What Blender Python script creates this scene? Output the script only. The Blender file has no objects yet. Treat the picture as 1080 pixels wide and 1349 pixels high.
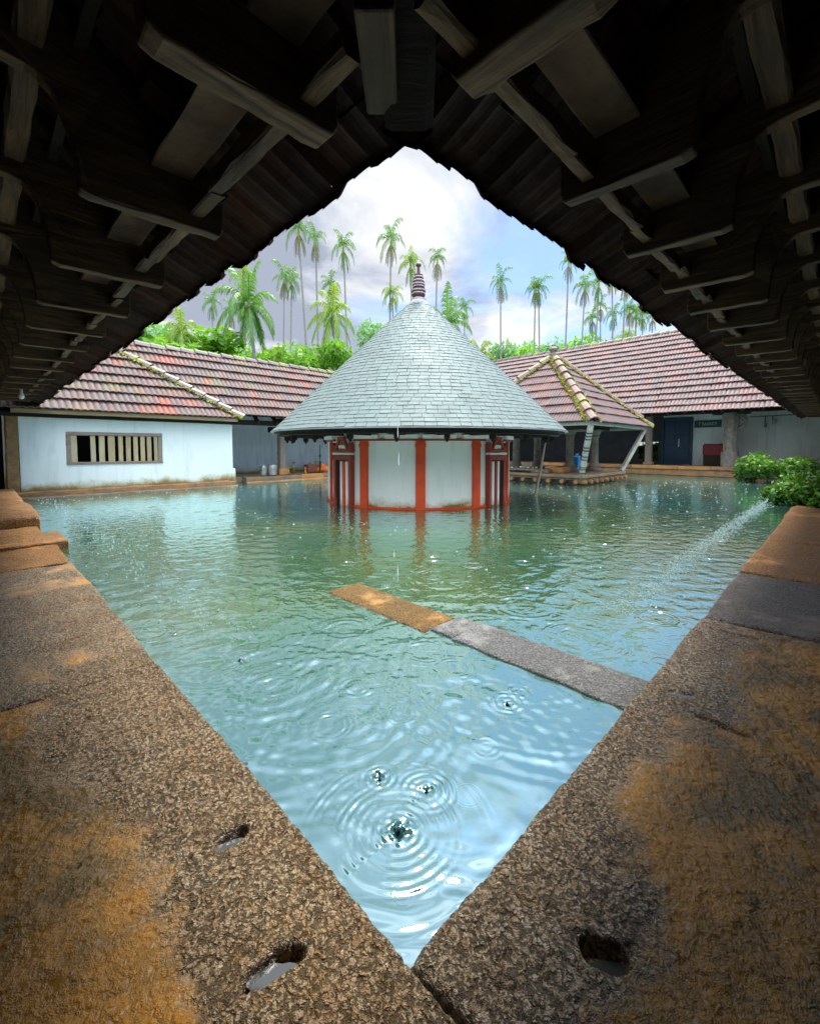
import bpy, bmesh, math, random
import numpy as np
from mathutils import Vector, Matrix
R = math.radians
random.seed(7)
rng = np.random.default_rng(11)
scene = bpy.context.scene
col = scene.collection

# ---------------------------------------------------------------- camera, sky, sun, exposure
F, CX, CY, EYE, TILT = 569.0, 540.0, 619.8, 0.96, R(3)
cd = bpy.data.cameras.new("camera")
cam = bpy.data.objects.new("camera", cd); col.objects.link(cam)
cd.sensor_fit = 'HORIZONTAL'; cd.sensor_width = 36.0
cd.lens = 36.0 * F / 1080.0
cd.shift_y = -(674.5 - CY) / 1080.0
cd.clip_start = 0.02; cd.clip_end = 3000
cam.location = (0, 0, EYE)
cam.rotation_euler = (math.pi / 2 - TILT, 0, 0)
scene.camera = cam

SUN_EL, SUN_ROT = R(66), R(12)
world = bpy.data.worlds.new("World"); scene.world = world
world.use_nodes = True
wn = world.node_tree.nodes; wl = world.node_tree.links
wn.clear()
def W_(t, **k):
    n = wn.new(t)
    for a, v in k.items(): setattr(n, a, v)
    return n
wo = W_('ShaderNodeOutputWorld'); bg = W_('ShaderNodeBackground')
sky = W_('ShaderNodeTexSky', sky_type='NISHITA')
sky.sun_disc = False; sky.sun_elevation = SUN_EL; sky.sun_rotation = SUN_ROT
sky.air_density = 1.0; sky.dust_density = 1.5
tc = W_('ShaderNodeTexCoord'); sep = W_('ShaderNodeSeparateXYZ')
wl.new(tc.outputs['Generated'], sep.inputs[0])
def wmath(op, a, b=None):
    n = W_('ShaderNodeMath', operation=op)
    for i, v in enumerate((a, b)):
        if v is None: continue
        if isinstance(v, (int, float)): n.inputs[i].default_value = v
        else: wl.new(v, n.inputs[i])
    return n.outputs[0]
zz = wmath('ADD', wmath('MAXIMUM', sep.outputs[2], 0.0), 0.22)
cx_ = wmath('DIVIDE', sep.outputs[0], zz); cy_ = wmath('DIVIDE', sep.outputs[1], zz)
cmb = W_('ShaderNodeCombineXYZ'); wl.new(cx_, cmb.inputs[0]); wl.new(cy_, cmb.inputs[1])
def wnoise(scale, detail, rough, off=(0, 0, 0), dist=0.0):
    m = W_('ShaderNodeMapping'); wl.new(cmb.outputs[0], m.inputs[0]); m.inputs['Location'].default_value = off
    n = W_('ShaderNodeTexNoise'); wl.new(m.outputs[0], n.inputs['Vector'])
    n.inputs['Scale'].default_value = scale; n.inputs['Detail'].default_value = detail
    n.inputs['Roughness'].default_value = rough; n.inputs['Distortion'].default_value = dist
    return n.outputs['Fac']
def wramp(src, stops):
    r = W_('ShaderNodeValToRGB'); wl.new(src, r.inputs[0])
    e = r.color_ramp.elements
    while len(e) < len(stops): e.new(0.5)
    for el, (p, c) in zip(e, stops): el.position = p; el.color = (*c, 1)
    return r.outputs[0]
bias = wmath('MULTIPLY', cx_, -.16)
cover = wramp(wmath('ADD', wnoise(1.5, 10, .6, (3.3, 1.2, 0), .5), bias), [(.34, (.12, .12, .12)), (.48, (1, 1, 1))])
shade = wramp(wmath('SUBTRACT', wnoise(1.9, 8, .56, (7.1, 4.4, 2), .5), wmath('MULTIPLY', bias, .55)), [(.42, (2.7, 3.0, 3.7)), (.49, (4.0, 4.3, 5.0)), (.545, (5.0, 5.2, 5.6)), (.60, (6.1, 6.2, 6.3))])
blue = W_('ShaderNodeMixRGB', blend_type='MULTIPLY'); blue.inputs[0].default_value = 1
wl.new(sky.outputs[0], blue.inputs[1]); blue.inputs[2].default_value = (.90, 1.12, 1.36, 1)
mx = W_('ShaderNodeMixRGB'); wl.new(cover, mx.inputs[0]); wl.new(blue.outputs[0], mx.inputs[1]); wl.new(shade, mx.inputs[2])
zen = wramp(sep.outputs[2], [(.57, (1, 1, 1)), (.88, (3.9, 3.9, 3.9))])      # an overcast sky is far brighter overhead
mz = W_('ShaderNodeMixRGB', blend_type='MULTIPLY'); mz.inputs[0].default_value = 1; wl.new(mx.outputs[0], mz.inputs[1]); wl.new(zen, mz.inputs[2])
back = wramp(wmath('ADD', wmath('MULTIPLY', sep.outputs[1], -.5), .5), [(.45, (1, 1, 1)), (.85, (3.4, 3.25, 3.0))])   # unseen sky behind the eye, brightened to light the shrine walls
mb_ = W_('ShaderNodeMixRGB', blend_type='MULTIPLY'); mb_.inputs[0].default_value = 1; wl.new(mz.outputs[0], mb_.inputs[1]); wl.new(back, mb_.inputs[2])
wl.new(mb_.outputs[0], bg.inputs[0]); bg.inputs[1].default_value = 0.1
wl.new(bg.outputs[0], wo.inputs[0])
sd = bpy.data.lights.new("sun", 'SUN'); so = bpy.data.objects.new("sun", sd); col.objects.link(so)
sd.energy = 3.2; sd.angle = R(12); sd.color = (1, .96, .9)
# sky texture rotation 0 = +Y, turning towards +X
sdir = Vector((math.sin(SUN_ROT) * math.cos(SUN_EL), math.cos(SUN_ROT) * math.cos(SUN_EL), math.sin(SUN_EL)))
so.rotation_euler = (sdir).to_track_quat('Z', 'Y').to_euler()
vs = scene.view_settings
vs.view_transform = 'Standard'; vs.look = 'None'; vs.exposure = 0.74; vs.gamma = 1; vs.use_curve_mapping = False
scene.cycles.max_bounces = 8; scene.cycles.diffuse_bounces = 4; scene.cycles.glossy_bounces = 4
scene.cycles.transparent_max_bounces = 8
scene.cycles.sample_clamp_indirect = 6
scene.cycles.use_denoising = True

# ---------------------------------------------------------------- frames and helpers
# the courtyard is turned 45 degrees: a runs along its right edge, b along its left edge
Q = math.pi / 4
S2 = math.sqrt(2)
def W(a, b, z=0.0): return Vector(((a - b) / S2, (a + b) / S2, z))
def ray(px, py):
    X, Y = (px - CX) / F, (CY - py) / F
    return Vector((X, math.cos(TILT) + Y * math.sin(TILT), -math.sin(TILT) + Y * math.cos(TILT)))
def at_y(px, py, y):            # the point that far in front of the eye
    r = ray(px, py); r *= y / r.y
    return Vector((r.x, r.y, r.z + EYE))

def tag(o, label=None, cat=None, group=None, kind=None):
    if label: o['label'] = label
    if cat: o['category'] = cat
    if group: o['group'] = group
    if kind: o['kind'] = kind
    return o
def empty(name, loc=(0, 0, 0), rz=0.0, label=None, cat=None, group=None):
    o = bpy.data.objects.new(name, None); col.objects.link(o)
    o.empty_display_size = .1
    o.location = loc; o.rotation_euler = (0, 0, rz)
    return tag(o, label, cat, group)
def copy_tree(o, parent=None, kids=None):
    c = o.copy(); col.objects.link(c); c.parent = parent
    for ch in list(o.children): copy_tree(ch, c)
    return c

def hash2(ix, iy, seed):
    h = (ix.astype(np.int64) * 374761393 + iy.astype(np.int64) * 668265263 + seed * 974634777) & 0x7fffffff
    h = ((h ^ (h >> 13)) * 1274126177) & 0x7fffffff
    h = h ^ (h >> 16)
    return (h & 0xffff) / 65535.0
def vnoise(x, y, seed=0):
    x = np.asarray(x, float); y = np.asarray(y, float)
    ix, iy = np.floor(x), np.floor(y); fx, fy = x - ix, y - iy
    fx = fx * fx * (3 - 2 * fx); fy = fy * fy * (3 - 2 * fy)
    a = hash2(ix, iy, seed); b = hash2(ix + 1, iy, seed); c = hash2(ix, iy + 1, seed); d = hash2(ix + 1, iy + 1, seed)
    return (a * (1 - fx) + b * fx) * (1 - fy) + (c * (1 - fx) + d * fx) * fy - .5
def fbm(x, y, seed=0, octv=4, gain=.5):
    s = 0; g = 1
    for k in range(octv):
        s = s + g * vnoise(x * 2 ** k + 17.3 * k, y * 2 ** k - 9.1 * k, seed + k); g *= gain
    return s

def mesh_obj(name, verts, faces, m=None, parent=None, smooth=False, rnd=None, pattr=None):
    me = bpy.data.meshes.new(name)
    me.from_pydata([tuple(v) for v in verts], [], faces)
    if rnd is not None:
        at = me.attributes.new('rnd', 'FLOAT', 'FACE'); at.data.foreach_set('value', np.asarray(rnd, dtype=np.float32))
    if pattr is not None:
        for k, v in pattr.items():
            at = me.attributes.new(k, 'FLOAT', 'POINT'); at.data.foreach_set('value', np.asarray(v, dtype=np.float32))
    if smooth: me.polygons.foreach_set('use_smooth', [True] * len(me.polygons))
    me.update()
    o = bpy.data.objects.new(name, me); col.objects.link(o)
    if m: me.materials.append(m)
    if parent: o.parent = parent
    return o
def grid_faces(nx, ny):
    i = np.arange(nx - 1)[:, None] * ny + np.arange(ny - 1)[None, :]
    i = i.ravel()
    return np.stack([i, i + ny, i + ny + 1, i + 1], 1)

class MB:
    def __init__(s): s.v = []; s.f = []; s.r = []
    def add(s, vs, fs, r=None):
        n = len(s.v); s.v += [Vector(v) for v in vs]
        s.f += [tuple(i + n for i in f) for f in fs]
        s.r += [random.random() if r is None else r] * len(fs)
        return s
    def box(s, c, d, ch=.006, M=None, r=None):
        """chamfered box: centre, full sizes"""
        x, y, z = d[0] / 2, d[1] / 2, d[2] / 2; ch = min(ch, x * .45, y * .45, z * .45)
        vs = []; fs = []
        idx = {}
        for sx in (-1, 1):
            for sy in (-1, 1):
                for sz in (-1, 1):
                    for ax in range(3):
                        p = [sx * (x - ch), sy * (y - ch), sz * (z - ch)]
                        p[ax] = (sx * x, sy * y, sz * z)[ax]
                        idx[(sx, sy, sz, ax)] = len(vs); vs.append(Vector(p))
        for sx in (-1, 1): fs.append([idx[(sx, a, b, 0)] for a, b in ((-1, -1), (1, -1), (1, 1), (-1, 1))][::sx])
        for sy in (-1, 1): fs.append([idx[(a, sy, b, 1)] for a, b in ((-1, -1), (1, -1), (1, 1), (-1, 1))][::-sy])
        for sz in (-1, 1): fs.append([idx[(a, b, sz, 2)] for a, b in ((-1, -1), (1, -1), (1, 1), (-1, 1))][::sz])
        for u in (-1, 1):
            for w in (-1, 1):
                fs.append([idx[(-1, u, w, 1)], idx[(1, u, w, 1)], idx[(1, u, w, 2)], idx[(-1, u, w, 2)]][::-u * w or 1])
                fs.append([idx[(u, -1, w, 0)], idx[(u, 1, w, 0)], idx[(u, 1, w, 2)], idx[(u, -1, w, 2)]][::u * w])
                fs.append([idx[(u, w, -1, 0)], idx[(u, w, 1, 0)], idx[(u, w, 1, 1)], idx[(u, w, -1, 1)]][::-u * w or 1])
        for sx in (-1, 1):
            for sy in (-1, 1):
                for sz in (-1, 1):
                    f = [idx[(sx, sy, sz, a)] for a in range(3)]
                    fs.append(f if sx * sy * sz > 0 else f[::-1])
        c = Vector(c)
        vs = [(M @ v if M else v) + c for v in vs]
        return s.add(vs, fs, r)
    def beam(s, p0, p1, w, h, seg=0, wob=0.0, up=(0, 0, 1), ch=.15, seed=0, taper=1.0, r=None):
        """hewn timber: chamfered rectangle swept from p0 to p1"""
        p0 = Vector(p0); p1 = Vector(p1); d = p1 - p0; L = d.length; d.normalize()
        up = Vector(up); sx = d.cross(up)
        if sx.length < 1e-4: sx = d.cross(Vector((1, 0, 0)))
        sx.normalize(); uy = sx.cross(d).normalized()
        seg = seg or max(1, int(L / .12)); rg = random.Random(seed + int(abs(p0.x) * 997 + abs(p0.y) * 331))
        prof = []
        c = ch * min(w, h)
        for (x, y) in ((w / 2 - c, -h / 2), (w / 2, -h / 2 + c), (w / 2, h / 2 - c), (w / 2 - c, h / 2), (-w / 2 + c, h / 2), (-w / 2, h / 2 - c), (-w / 2, -h / 2 + c), (-w / 2 + c, -h / 2)):
            prof.append((x, y))
        vs = []
        for i in range(seg + 1):
            t = i / seg; q = p0 + d * L * t
            k = 1 + (taper - 1) * t
            for (x, y) in prof:
                vs.append(q + sx * (x * k + rg.uniform(-wob, wob)) + uy * (y * k + rg.uniform(-wob, wob)))
        fs = []
        for i in range(seg):
            for j in range(8):
                a = i * 8 + j; b = i * 8 + (j + 1) % 8
                fs.append((a, b, b + 8, a + 8))
        fs.append(tuple(range(7, -1, -1))); fs.append(tuple(seg * 8 + j for j in range(8)))
        return s.add(vs, fs, r)
    def tube(s, pts, rad, n=8, cap=True, r=None):
        pts = [Vector(p) for p in pts]
        if not isinstance(rad, (list, tuple)): rad = [rad] * len(pts)
        vs = []; prev = None
        for i, p in enumerate(pts):
            t = (pts[min(i + 1, len(pts) - 1)] - pts[max(i - 1, 0)]).normalized()
            if prev is None: prev = t.orthogonal().normalized()
            x = (prev - t * prev.dot(t)).normalized(); prev = x; y = t.cross(x)
            for j in range(n):
                a = 2 * math.pi * j / n
                vs.append(p + (x * math.cos(a) + y * math.sin(a)) * rad[i])
        fs = []
        for i in range(len(pts) - 1):
            for j in range(n):
                a = i * n + j; b = i * n + (j + 1) % n
                fs.append((a, b, b + n, a + n))
        if cap: fs.append(tuple(range(n - 1, -1, -1))); fs.append(tuple((len(pts) - 1) * n + j for j in range(n)))
        return s.add(vs, fs, r)
    def lathe(s, prof, c=(0, 0, 0), n=24, r=None):
        c = Vector(c); vs = []
        for (rr, z) in prof:
            for j in range(n):
                a = 2 * math.pi * j / n; vs.append(c + Vector((rr * math.cos(a), rr * math.sin(a), z)))
        fs = []
        for i in range(len(prof) - 1):
            for j in range(n):
                a = i * n + j; b = i * n + (j + 1) % n
                fs.append((a, b, b + n, a + n))
        fs.append(tuple(range(n - 1, -1, -1))); fs.append(tuple((len(prof) - 1) * n + j for j in range(n)))
        return s.add(vs, fs, r)
    def prism(s, poly, y0, y1, axis='y', c=(0, 0, 0), r=None):
        """outline in (x, z) with thickness along y"""
        n = len(poly); c = Vector(c)
        vs = [c + Vector((x, y0, z)) for x, z in poly] + [c + Vector((x, y1, z)) for x, z in poly]
        if axis == 'x': vs = [Vector((v.y - c.y + c.x, v.x - c.x + c.y, v.z)) for v in vs]
        fs = [tuple(range(n)), tuple(range(2 * n - 1, n - 1, -1))] + [(i, i + n, (i + 1) % n + n, (i + 1) % n) for i in range(n)]
        return s.add(vs, fs, r)
    def build(s, name, m, parent=None, smooth=False, bevel=0):
        o = mesh_obj(name, s.v, s.f, m, parent, smooth, rnd=s.r)
        bm = bmesh.new(); bm.from_mesh(o.data)
        bmesh.ops.recalc_face_normals(bm, faces=bm.faces)
        bm.to_mesh(o.data); bm.free()
        if smooth:
            o.data.set_sharp_from_angle(angle=R(40))
        if bevel:
            b = o.modifiers.new('b', 'BEVEL'); b.width = bevel; b.segments = 2; b.limit_method = 'ANGLE'
        return o

# ---------------------------------------------------------------- materials
class NT:
    def __init__(s, name):
        s.m = bpy.data.materials.new(name); s.m.use_nodes = True
        s.n = s.m.node_tree.nodes; s.l = s.m.node_tree.links; s.n.clear()
        s.out = s.n.new('ShaderNodeOutputMaterial')
        s.tc = s.n.new('ShaderNodeTexCoord').outputs['Object']
    def new(s, t, **k):
        n = s.n.new(t)
        for a, v in k.items(): setattr(n, a, v)
        return n
    def put(s, sock, v):
        if v is None: return
        if hasattr(v, 'is_output'): s.l.new(v, sock)
        elif isinstance(v, (tuple, list)) and len(v) == 3 and len(sock.default_value) == 4: sock.default_value = (*v, 1)
        else: sock.default_value = v
    def math(s, op, a, b=None, c=None, clamp=False):
        n = s.new('ShaderNodeMath', operation=op, use_clamp=clamp)
        for i, v in enumerate((a, b, c)):
            if v is not None: s.put(n.inputs[i], v)
        return n.outputs[0]
    def map(s, scale=(1, 1, 1), loc=(0, 0, 0), src=None):
        n = s.new('ShaderNodeMapping'); s.l.new(src or s.tc, n.inputs[0])
        n.inputs['Scale'].default_value = scale; n.inputs['Location'].default_value = loc
        return n.outputs[0]
    def noise(s, scale, detail=4, rough=.5, vec=None, dist=0, out='Fac'):
        n = s.new('ShaderNodeTexNoise'); s.l.new(vec or s.tc, n.inputs['Vector'])
        n.inputs['Scale'].default_value = scale; n.inputs['Detail'].default_value = detail
        n.inputs['Roughness'].default_value = rough; n.inputs['Distortion'].default_value = dist
        return n.outputs[out]
    def vor(s, scale, feature='F1', vec=None, out='Distance', rand=1.0):
        n = s.new('ShaderNodeTexVoronoi', feature=feature); s.l.new(vec or s.tc, n.inputs['Vector'])
        n.inputs['Scale'].default_value = scale; n.inputs['Randomness'].default_value = rand
        return n.outputs[out]
    def ramp(s, src, stops, interp='LINEAR'):
        r = s.new('ShaderNodeValToRGB'); s.l.new(src, r.inputs[0]); e = r.color_ramp.elements; r.color_ramp.interpolation = interp
        while len(e) < len(stops): e.new(.5)
        for el, (p, c) in zip(e, stops):
            el.position = p; el.color = (*c, 1) if isinstance(c, (tuple, list)) else (c, c, c, 1)
        return r.outputs[0]
    def mix(s, f, a, b, bt='MIX'):
        n = s.new('ShaderNodeMixRGB', blend_type=bt); s.put(n.inputs[0], f); s.put(n.inputs[1], a); s.put(n.inputs[2], b)
        return n.outputs[0]
    def attr(s, name): return s.new('ShaderNodeAttribute', attribute_name=name).outputs['Fac']
    def bump(s, h, strength=.5, dist=.01, nrm=None):
        n = s.new('ShaderNodeBump'); s.put(n.inputs['Strength'], strength); n.inputs['Distance'].default_value = dist
        s.l.new(h, n.inputs['Height'])
        if nrm: s.l.new(nrm, n.inputs['Normal'])
        return n.outputs[0]
    def bsdf(s, color, rough=.6, normal=None, spec=.5, metal=0, coat=0, **k):
        b = s.new('ShaderNodeBsdfPrincipled')
        s.put(b.inputs['Base Color'], color); s.put(b.inputs['Roughness'], rough)
        b.inputs['Specular IOR Level'].default_value = spec; b.inputs['Metallic'].default_value = metal
        if coat: s.put(b.inputs['Coat Weight'], coat); b.inputs['Coat Roughness'].default_value = .12
        if normal: s.l.new(normal, b.inputs['Normal'])
        for kk, v in k.items(): s.put(b.inputs[kk], v)
        s.l.new(b.outputs[0], s.out.inputs[0])
        return s.m

def simple(name, c1, c2, scale=6, rough=.6, bump=.3, bscale=40, bdist=.004, spec=.4, metal=0, stretch=(1, 1, 1), coat=0):
    t = NT(name); v = t.map(stretch)
    n = t.noise(scale, 6, .6, v)
    c = t.mix(t.ramp(n, [(.35, 0), (.65, 1)]), c1, c2)
    b = t.bump(t.noise(bscale, 5, .6, v), bump, bdist)
    return t.bsdf(c, t.math('ADD', rough - .1, t.math('MULTIPLY', n, .2)), b, spec, metal, coat)

def stone_mat(name, base, ochre, dark, pale, grain=150, wet=.5, och=.5, seed=0.0):
    """rough dressed granite, wet: attr 'worn' 1 = bare granular rim, 0 = slimy ochre film"""
    t = NT(name); v = t.map(loc=(seed, seed * .7, 0))
    big = t.noise(2.2, 6, .6, v, .5); mid = t.noise(9, 5, .65, v); fine = t.noise(110, 4, .7, v)
    wv = t.mix(.035, v, t.noise(50, 4, .7, v, out='Color'))
    g1 = t.vor(grain, vec=wv); g2 = t.vor(grain * .55, vec=wv); grc = t.vor(grain, vec=wv, out='Color')
    worn = t.attr('worn')
    wm = t.ramp(t.math('ADD', worn, t.math('MULTIPLY', t.math('SUBTRACT', mid, .5), 1.1)), [(.30, 0), (.62, 1)])
    c = t.mix(t.ramp(grc, [(.2, 0), (.8, 1)]), base, pale)
    c = t.mix(t.ramp(t.noise(5, 5, .6, v), [(.4, 0), (.65, .45)]), c, (base[0] * .75, base[1] * .6, base[2] * .4))
    o = t.mix(t.ramp(t.math('ADD', big, t.math('MULTIPLY', t.math('SUBTRACT', mid, .5), .5)), [(.40, 0), (.58, 1)]), ochre, dark)
    o = t.mix(t.ramp(fine, [(.5, 0), (.68, .5)]), o, (min(1, ochre[0] * 1.5), ochre[1] * 1.6, ochre[2] * 3))
    c2 = t.mix(t.math('MULTIPLY', t.ramp(t.noise(4.5, 5, .6, v, .6), [(.42, 0), (.6, 1)]), och * .7), c, ochre)
    c = t.mix(wm, o, c2)
    c = t.mix(t.ramp(t.noise(13, 6, .7, v), [(.62, 0), (.74, .6)]), c, (.05, .04, .02))
    crev = t.math('MAXIMUM', t.ramp(g1, [(.36, 0), (.62, .9)]), t.ramp(fine, [(.58, 0), (.72, .5)]))  # crevice dirt, plus darkening that stands in for occlusion the bump lacks
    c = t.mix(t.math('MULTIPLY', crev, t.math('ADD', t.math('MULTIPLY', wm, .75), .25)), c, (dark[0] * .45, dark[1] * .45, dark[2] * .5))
    lich = t.math('MULTIPLY', t.ramp(t.vor(34, vec=v), [(.10, 1), (.22, 0)]), t.ramp(t.noise(7, 3, .5, v), [(.52, 0), (.62, 1)]))
    c = t.mix(t.math('MULTIPLY', lich, .3), c, (.40, .42, .2))
    g2w = t.math('ADD', .1, t.math('MULTIPLY', wm, .8))
    h = t.math('ADD', t.ramp(g1, [(.0, 1), (.7, 0)]), t.math('ADD', t.math('MULTIPLY', t.ramp(g2, [(0, 1), (.8, 0)]), g2w), t.math('MULTIPLY', fine, .5)))
    amt = t.mix(wm, (.45, .45, .45), (1, 1, 1))
    b = t.bump(h, amt, .010)
    rough = t.math('ADD', .52 - wet * .35, t.math('MULTIPLY', mid, .25))
    m = t.bsdf(c, rough, b, .6, coat=t.math('ADD', wet * .12, t.math('MULTIPLY', wm, wet * .6)))
    for n_ in t.n:
        if n_.type == 'BSDF_PRINCIPLED': t.l.new(b, n_.inputs['Coat Normal'])
    return m

def wood_mat(name, c1, c2, grey, rough=.7, axis=0, moss=0):
    t = NT(name); st = [14, 14, 14]; st[axis] = 1.2
    v = t.map(tuple(st)); n = t.noise(2.2, 8, .65, v, .8); p = t.noise(1.7, 5, .6)
    c = t.mix(t.ramp(n, [(.32, 0), (.66, 1)]), c1, c2)
    c = t.mix(t.ramp(p, [(.45, 0), (.66, .75)]), c, grey)
    c = t.mix(t.math('MULTIPLY', t.attr('rnd'), .3), c, (c1[0] * .4, c1[1] * .4, c1[2] * .4))
    if moss: c = t.mix(t.ramp(t.noise(5, 5, .6), [(.5, 0), (.62, moss)]), c, (.16, .2, .02))
    b = t.bump(t.math('ADD', n, t.math('MULTIPLY', t.noise(30, 5, .6), .3)), .8, .008)
    return t.bsdf(c, rough, b, .35)

def tile_mat(name, stops, moss=.2, spec=.5, rough=.42, dirt=.5, fd=.45):
    t = NT(name); r = t.attr('rnd')
    c = t.ramp(t.math('ADD', t.math('MULTIPLY', r, .45), t.math('MULTIPLY', t.ramp(t.noise(1.5, 4, .6, dist=.5), [(.32, 0), (.68, 1)]), .58)), stops)
    n = t.noise(3.0, 7, .65, dist=.4); f = t.noise(38, 5, .65)
    c = t.mix(t.ramp(n, [(.42, 0), (.7, dirt)]), c, (.085, .08, .08))
    c = t.mix(t.ramp(f, [(.4, 0), (.7, fd)]), c, (.07, .05, .045))
    if moss: c = t.mix(t.ramp(t.math('ADD', t.noise(1.6, 5, .6), t.math('MULTIPLY', f, .25)), [(.66, 0), (.76, moss)]), c, (.2, .22, .03))
    return t.bsdf(c, t.math('ADD', rough - .15, t.math('MULTIPLY', n, .35)), t.bump(f, .5, .006), spec)

TILE = tile_mat('roof_tiles', [(0, (.20, .07, .045)), (.3, (.135, .072, .06)), (.5, (.105, .082, .076)), (.68, (.13, .07, .058)), (.8, (.20, .066, .045)), (.95, (.30, .07, .035))], spec=.35, rough=.6)
TILE_R = tile_mat('roof_tiles_pink', [(0, (.175, .085, .072)), (.35, (.13, .095, .09)), (.6, (.165, .095, .088)), (.85, (.20, .09, .072)), (.97, (.21, .08, .055))], moss=0, dirt=.55, spec=.35, rough=.6)
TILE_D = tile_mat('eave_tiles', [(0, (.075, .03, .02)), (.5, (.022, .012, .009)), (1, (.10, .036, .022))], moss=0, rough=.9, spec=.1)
RIDGE = tile_mat('ridge_tiles', [(0, (.13, .115, .10)), (.5, (.16, .135, .115)), (1, (.17, .10, .075))], moss=.9)
RIDGE_R = tile_mat('hip_tiles', [(0, (.17, .12, .095)), (.5, (.20, .12, .085)), (1, (.25, .115, .075))], moss=.9)
SLATE = tile_mat('slate', [(0, (.13, .188, .175)), (.4, (.148, .205, .19)), (.7, (.157, .206, .19)), (1, (.14, .197, .185))], moss=0, spec=.3, rough=.62, dirt=.22, fd=.10)
PLAST = None
def plaster(name, base, stain, bottom=None, amt=.25):
    t = NT(name); n = t.noise(1.3, 6, .6, dist=.5); st = t.map((5, 5, .6)); s_ = t.noise(1.5, 6, .65, st)
    c = t.mix(t.ramp(n, [(.4, 0), (.7, amt)]), base, stain)
    c = t.mix(t.ramp(s_, [(.52, 0), (.74, min(1, amt * 1.6))]), c, tuple(q * .8 for q in stain))
    if bottom:      # rising damp and algae along the foot of the wall
        z = t.new('ShaderNodeSeparateXYZ'); t.l.new(t.tc, z.inputs[0])
        k = t.math('ADD', z.outputs[2], t.math('MULTIPLY', t.math('SUBTRACT', t.noise(2.2, 6, .6, dist=.3), .5), .42))
        k = t.math('SUBTRACT', k, t.math('MULTIPLY', t.math('SUBTRACT', t.noise(30, 4, .6), .5), .12))
        c = t.mix(t.ramp(k, [(bottom[0], .9), (bottom[0] + .05, .45), (bottom[1], 0)]), c, (.33, .30, .10))
        c = t.mix(t.ramp(k, [(bottom[0] - .05, .9), (bottom[0] + .01, 0)]), c, (.22, .12, .05))
    b = t.bump(t.math('ADD', t.noise(8, 5, .6), t.math('MULTIPLY', t.noise(60, 3, .6), .3)), .35, .012)
    return t.bsdf(c, .62, b, .3)
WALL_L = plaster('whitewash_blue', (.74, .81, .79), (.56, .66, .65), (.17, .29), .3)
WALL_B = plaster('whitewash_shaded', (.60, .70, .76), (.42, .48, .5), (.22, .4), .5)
WALL_R = plaster('whitewash_hall', (.66, .75, .72), (.5, .56, .52), None, .5)
WALL_T = plaster('whitewash_shrine', (.86, .89, .84), (.70, .76, .70), (.02, .16), .25)
RED = simple('red_oxide', (.80, .085, .015), (.62, .06, .015), 5, .5, .4, 30)
REDD = simple('dark_red_oxide', (.38, .045, .025), (.26, .035, .02), 7, .6, .5, 30)
BLACKW = simple('black_paint_and_shade', (.012, .014, .018), (.02, .02, .024), 6, .7, .3, 30)  # black paint, also stands in for the dark of doorways and rooms
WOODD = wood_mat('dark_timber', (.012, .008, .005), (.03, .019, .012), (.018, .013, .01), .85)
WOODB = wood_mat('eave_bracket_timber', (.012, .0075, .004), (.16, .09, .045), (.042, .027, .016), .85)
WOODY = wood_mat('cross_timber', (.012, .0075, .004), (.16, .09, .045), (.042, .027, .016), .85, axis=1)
WOODP = wood_mat('pale_timber', (.34, .27, .14), (.52, .43, .24), (.45, .40, .30), .7, axis=2)
WOODE = wood_mat('eave_board', (.30, .21, .10), (.46, .34, .18), (.33, .29, .22), .7, axis=0)
WOODG = wood_mat('grey_post', (.15, .12, .10), (.28, .24, .20), (.2, .18, .16), .75, axis=2)
WOODW = wood_mat('worn_painted_strut', (.40, .40, .37), (.60, .60, .56), (.34, .34, .3), .7, axis=2, moss=.25)
LATER = simple('laterite', (.34, .20, .09), (.22, .13, .06), 8, .8, .9, 35, .015)
PLINTH = simple('plinth_stone', (.40, .19, .07), (.20, .13, .07), 6, .5, .8, 25, .012)
DSTONE = simple('dark_stone', (.16, .13, .09), (.28, .20, .11), 5, .45, .8, 30, .01)
OSTONE = simple('orange_stone', (.48, .24, .08), (.34, .17, .06), 4, .35, .6, 30, .008, spec=.5)
CARVED = simple('carved_granite', (.15, .13, .11), (.26, .23, .19), 6, .7, .7, 40, .01)
STEEL = simple('steel', (.55, .58, .6), (.7, .72, .74), 8, .3, .1, 20, metal=.85)
BRASS = simple('brass', (.55, .34, .08), (.7, .45, .12), 8, .35, .1, 20, metal=.8)
ORANGE = simple('orange_cloth', (.75, .22, .02), (.6, .12, .02), 9, .7, .5, 30)
BLUEP = simple('blue_paint', (.010, .035, .07), (.015, .05, .10), 5, .5, .4, 30)
BLUEB = simple('blue_plastic', (.03, .25, .62), (.04, .3, .7), 5, .4, .1, 30)
MAROON = simple('maroon_cloth', (.10, .012, .014), (.14, .02, .02), 6, .8, .5, 25)
FINIAL = simple('finial_metal', (.07, .03, .04), (.12, .05, .06), 9, .45, .5, 30)
FINWH = simple('finial_pale', (.5, .48, .47), (.35, .33, .33), 12, .6, .5, 40)
MOSS = simple('moss', (.22, .28, .02), (.42, .42, .05), 20, .9, 1, 60, .02)
SIGN = simple('sign_green', (.01, .06, .045), (.012, .08, .06), 5, .5, .1)
LETTER = simple('sign_lettering', (.5, .62, .56), (.45, .55, .5), 5, .6, .1)
GLASSW = simple('frosted_bulb', (.75, .75, .74), (.8, .8, .8), 5, .25, 0)

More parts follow.
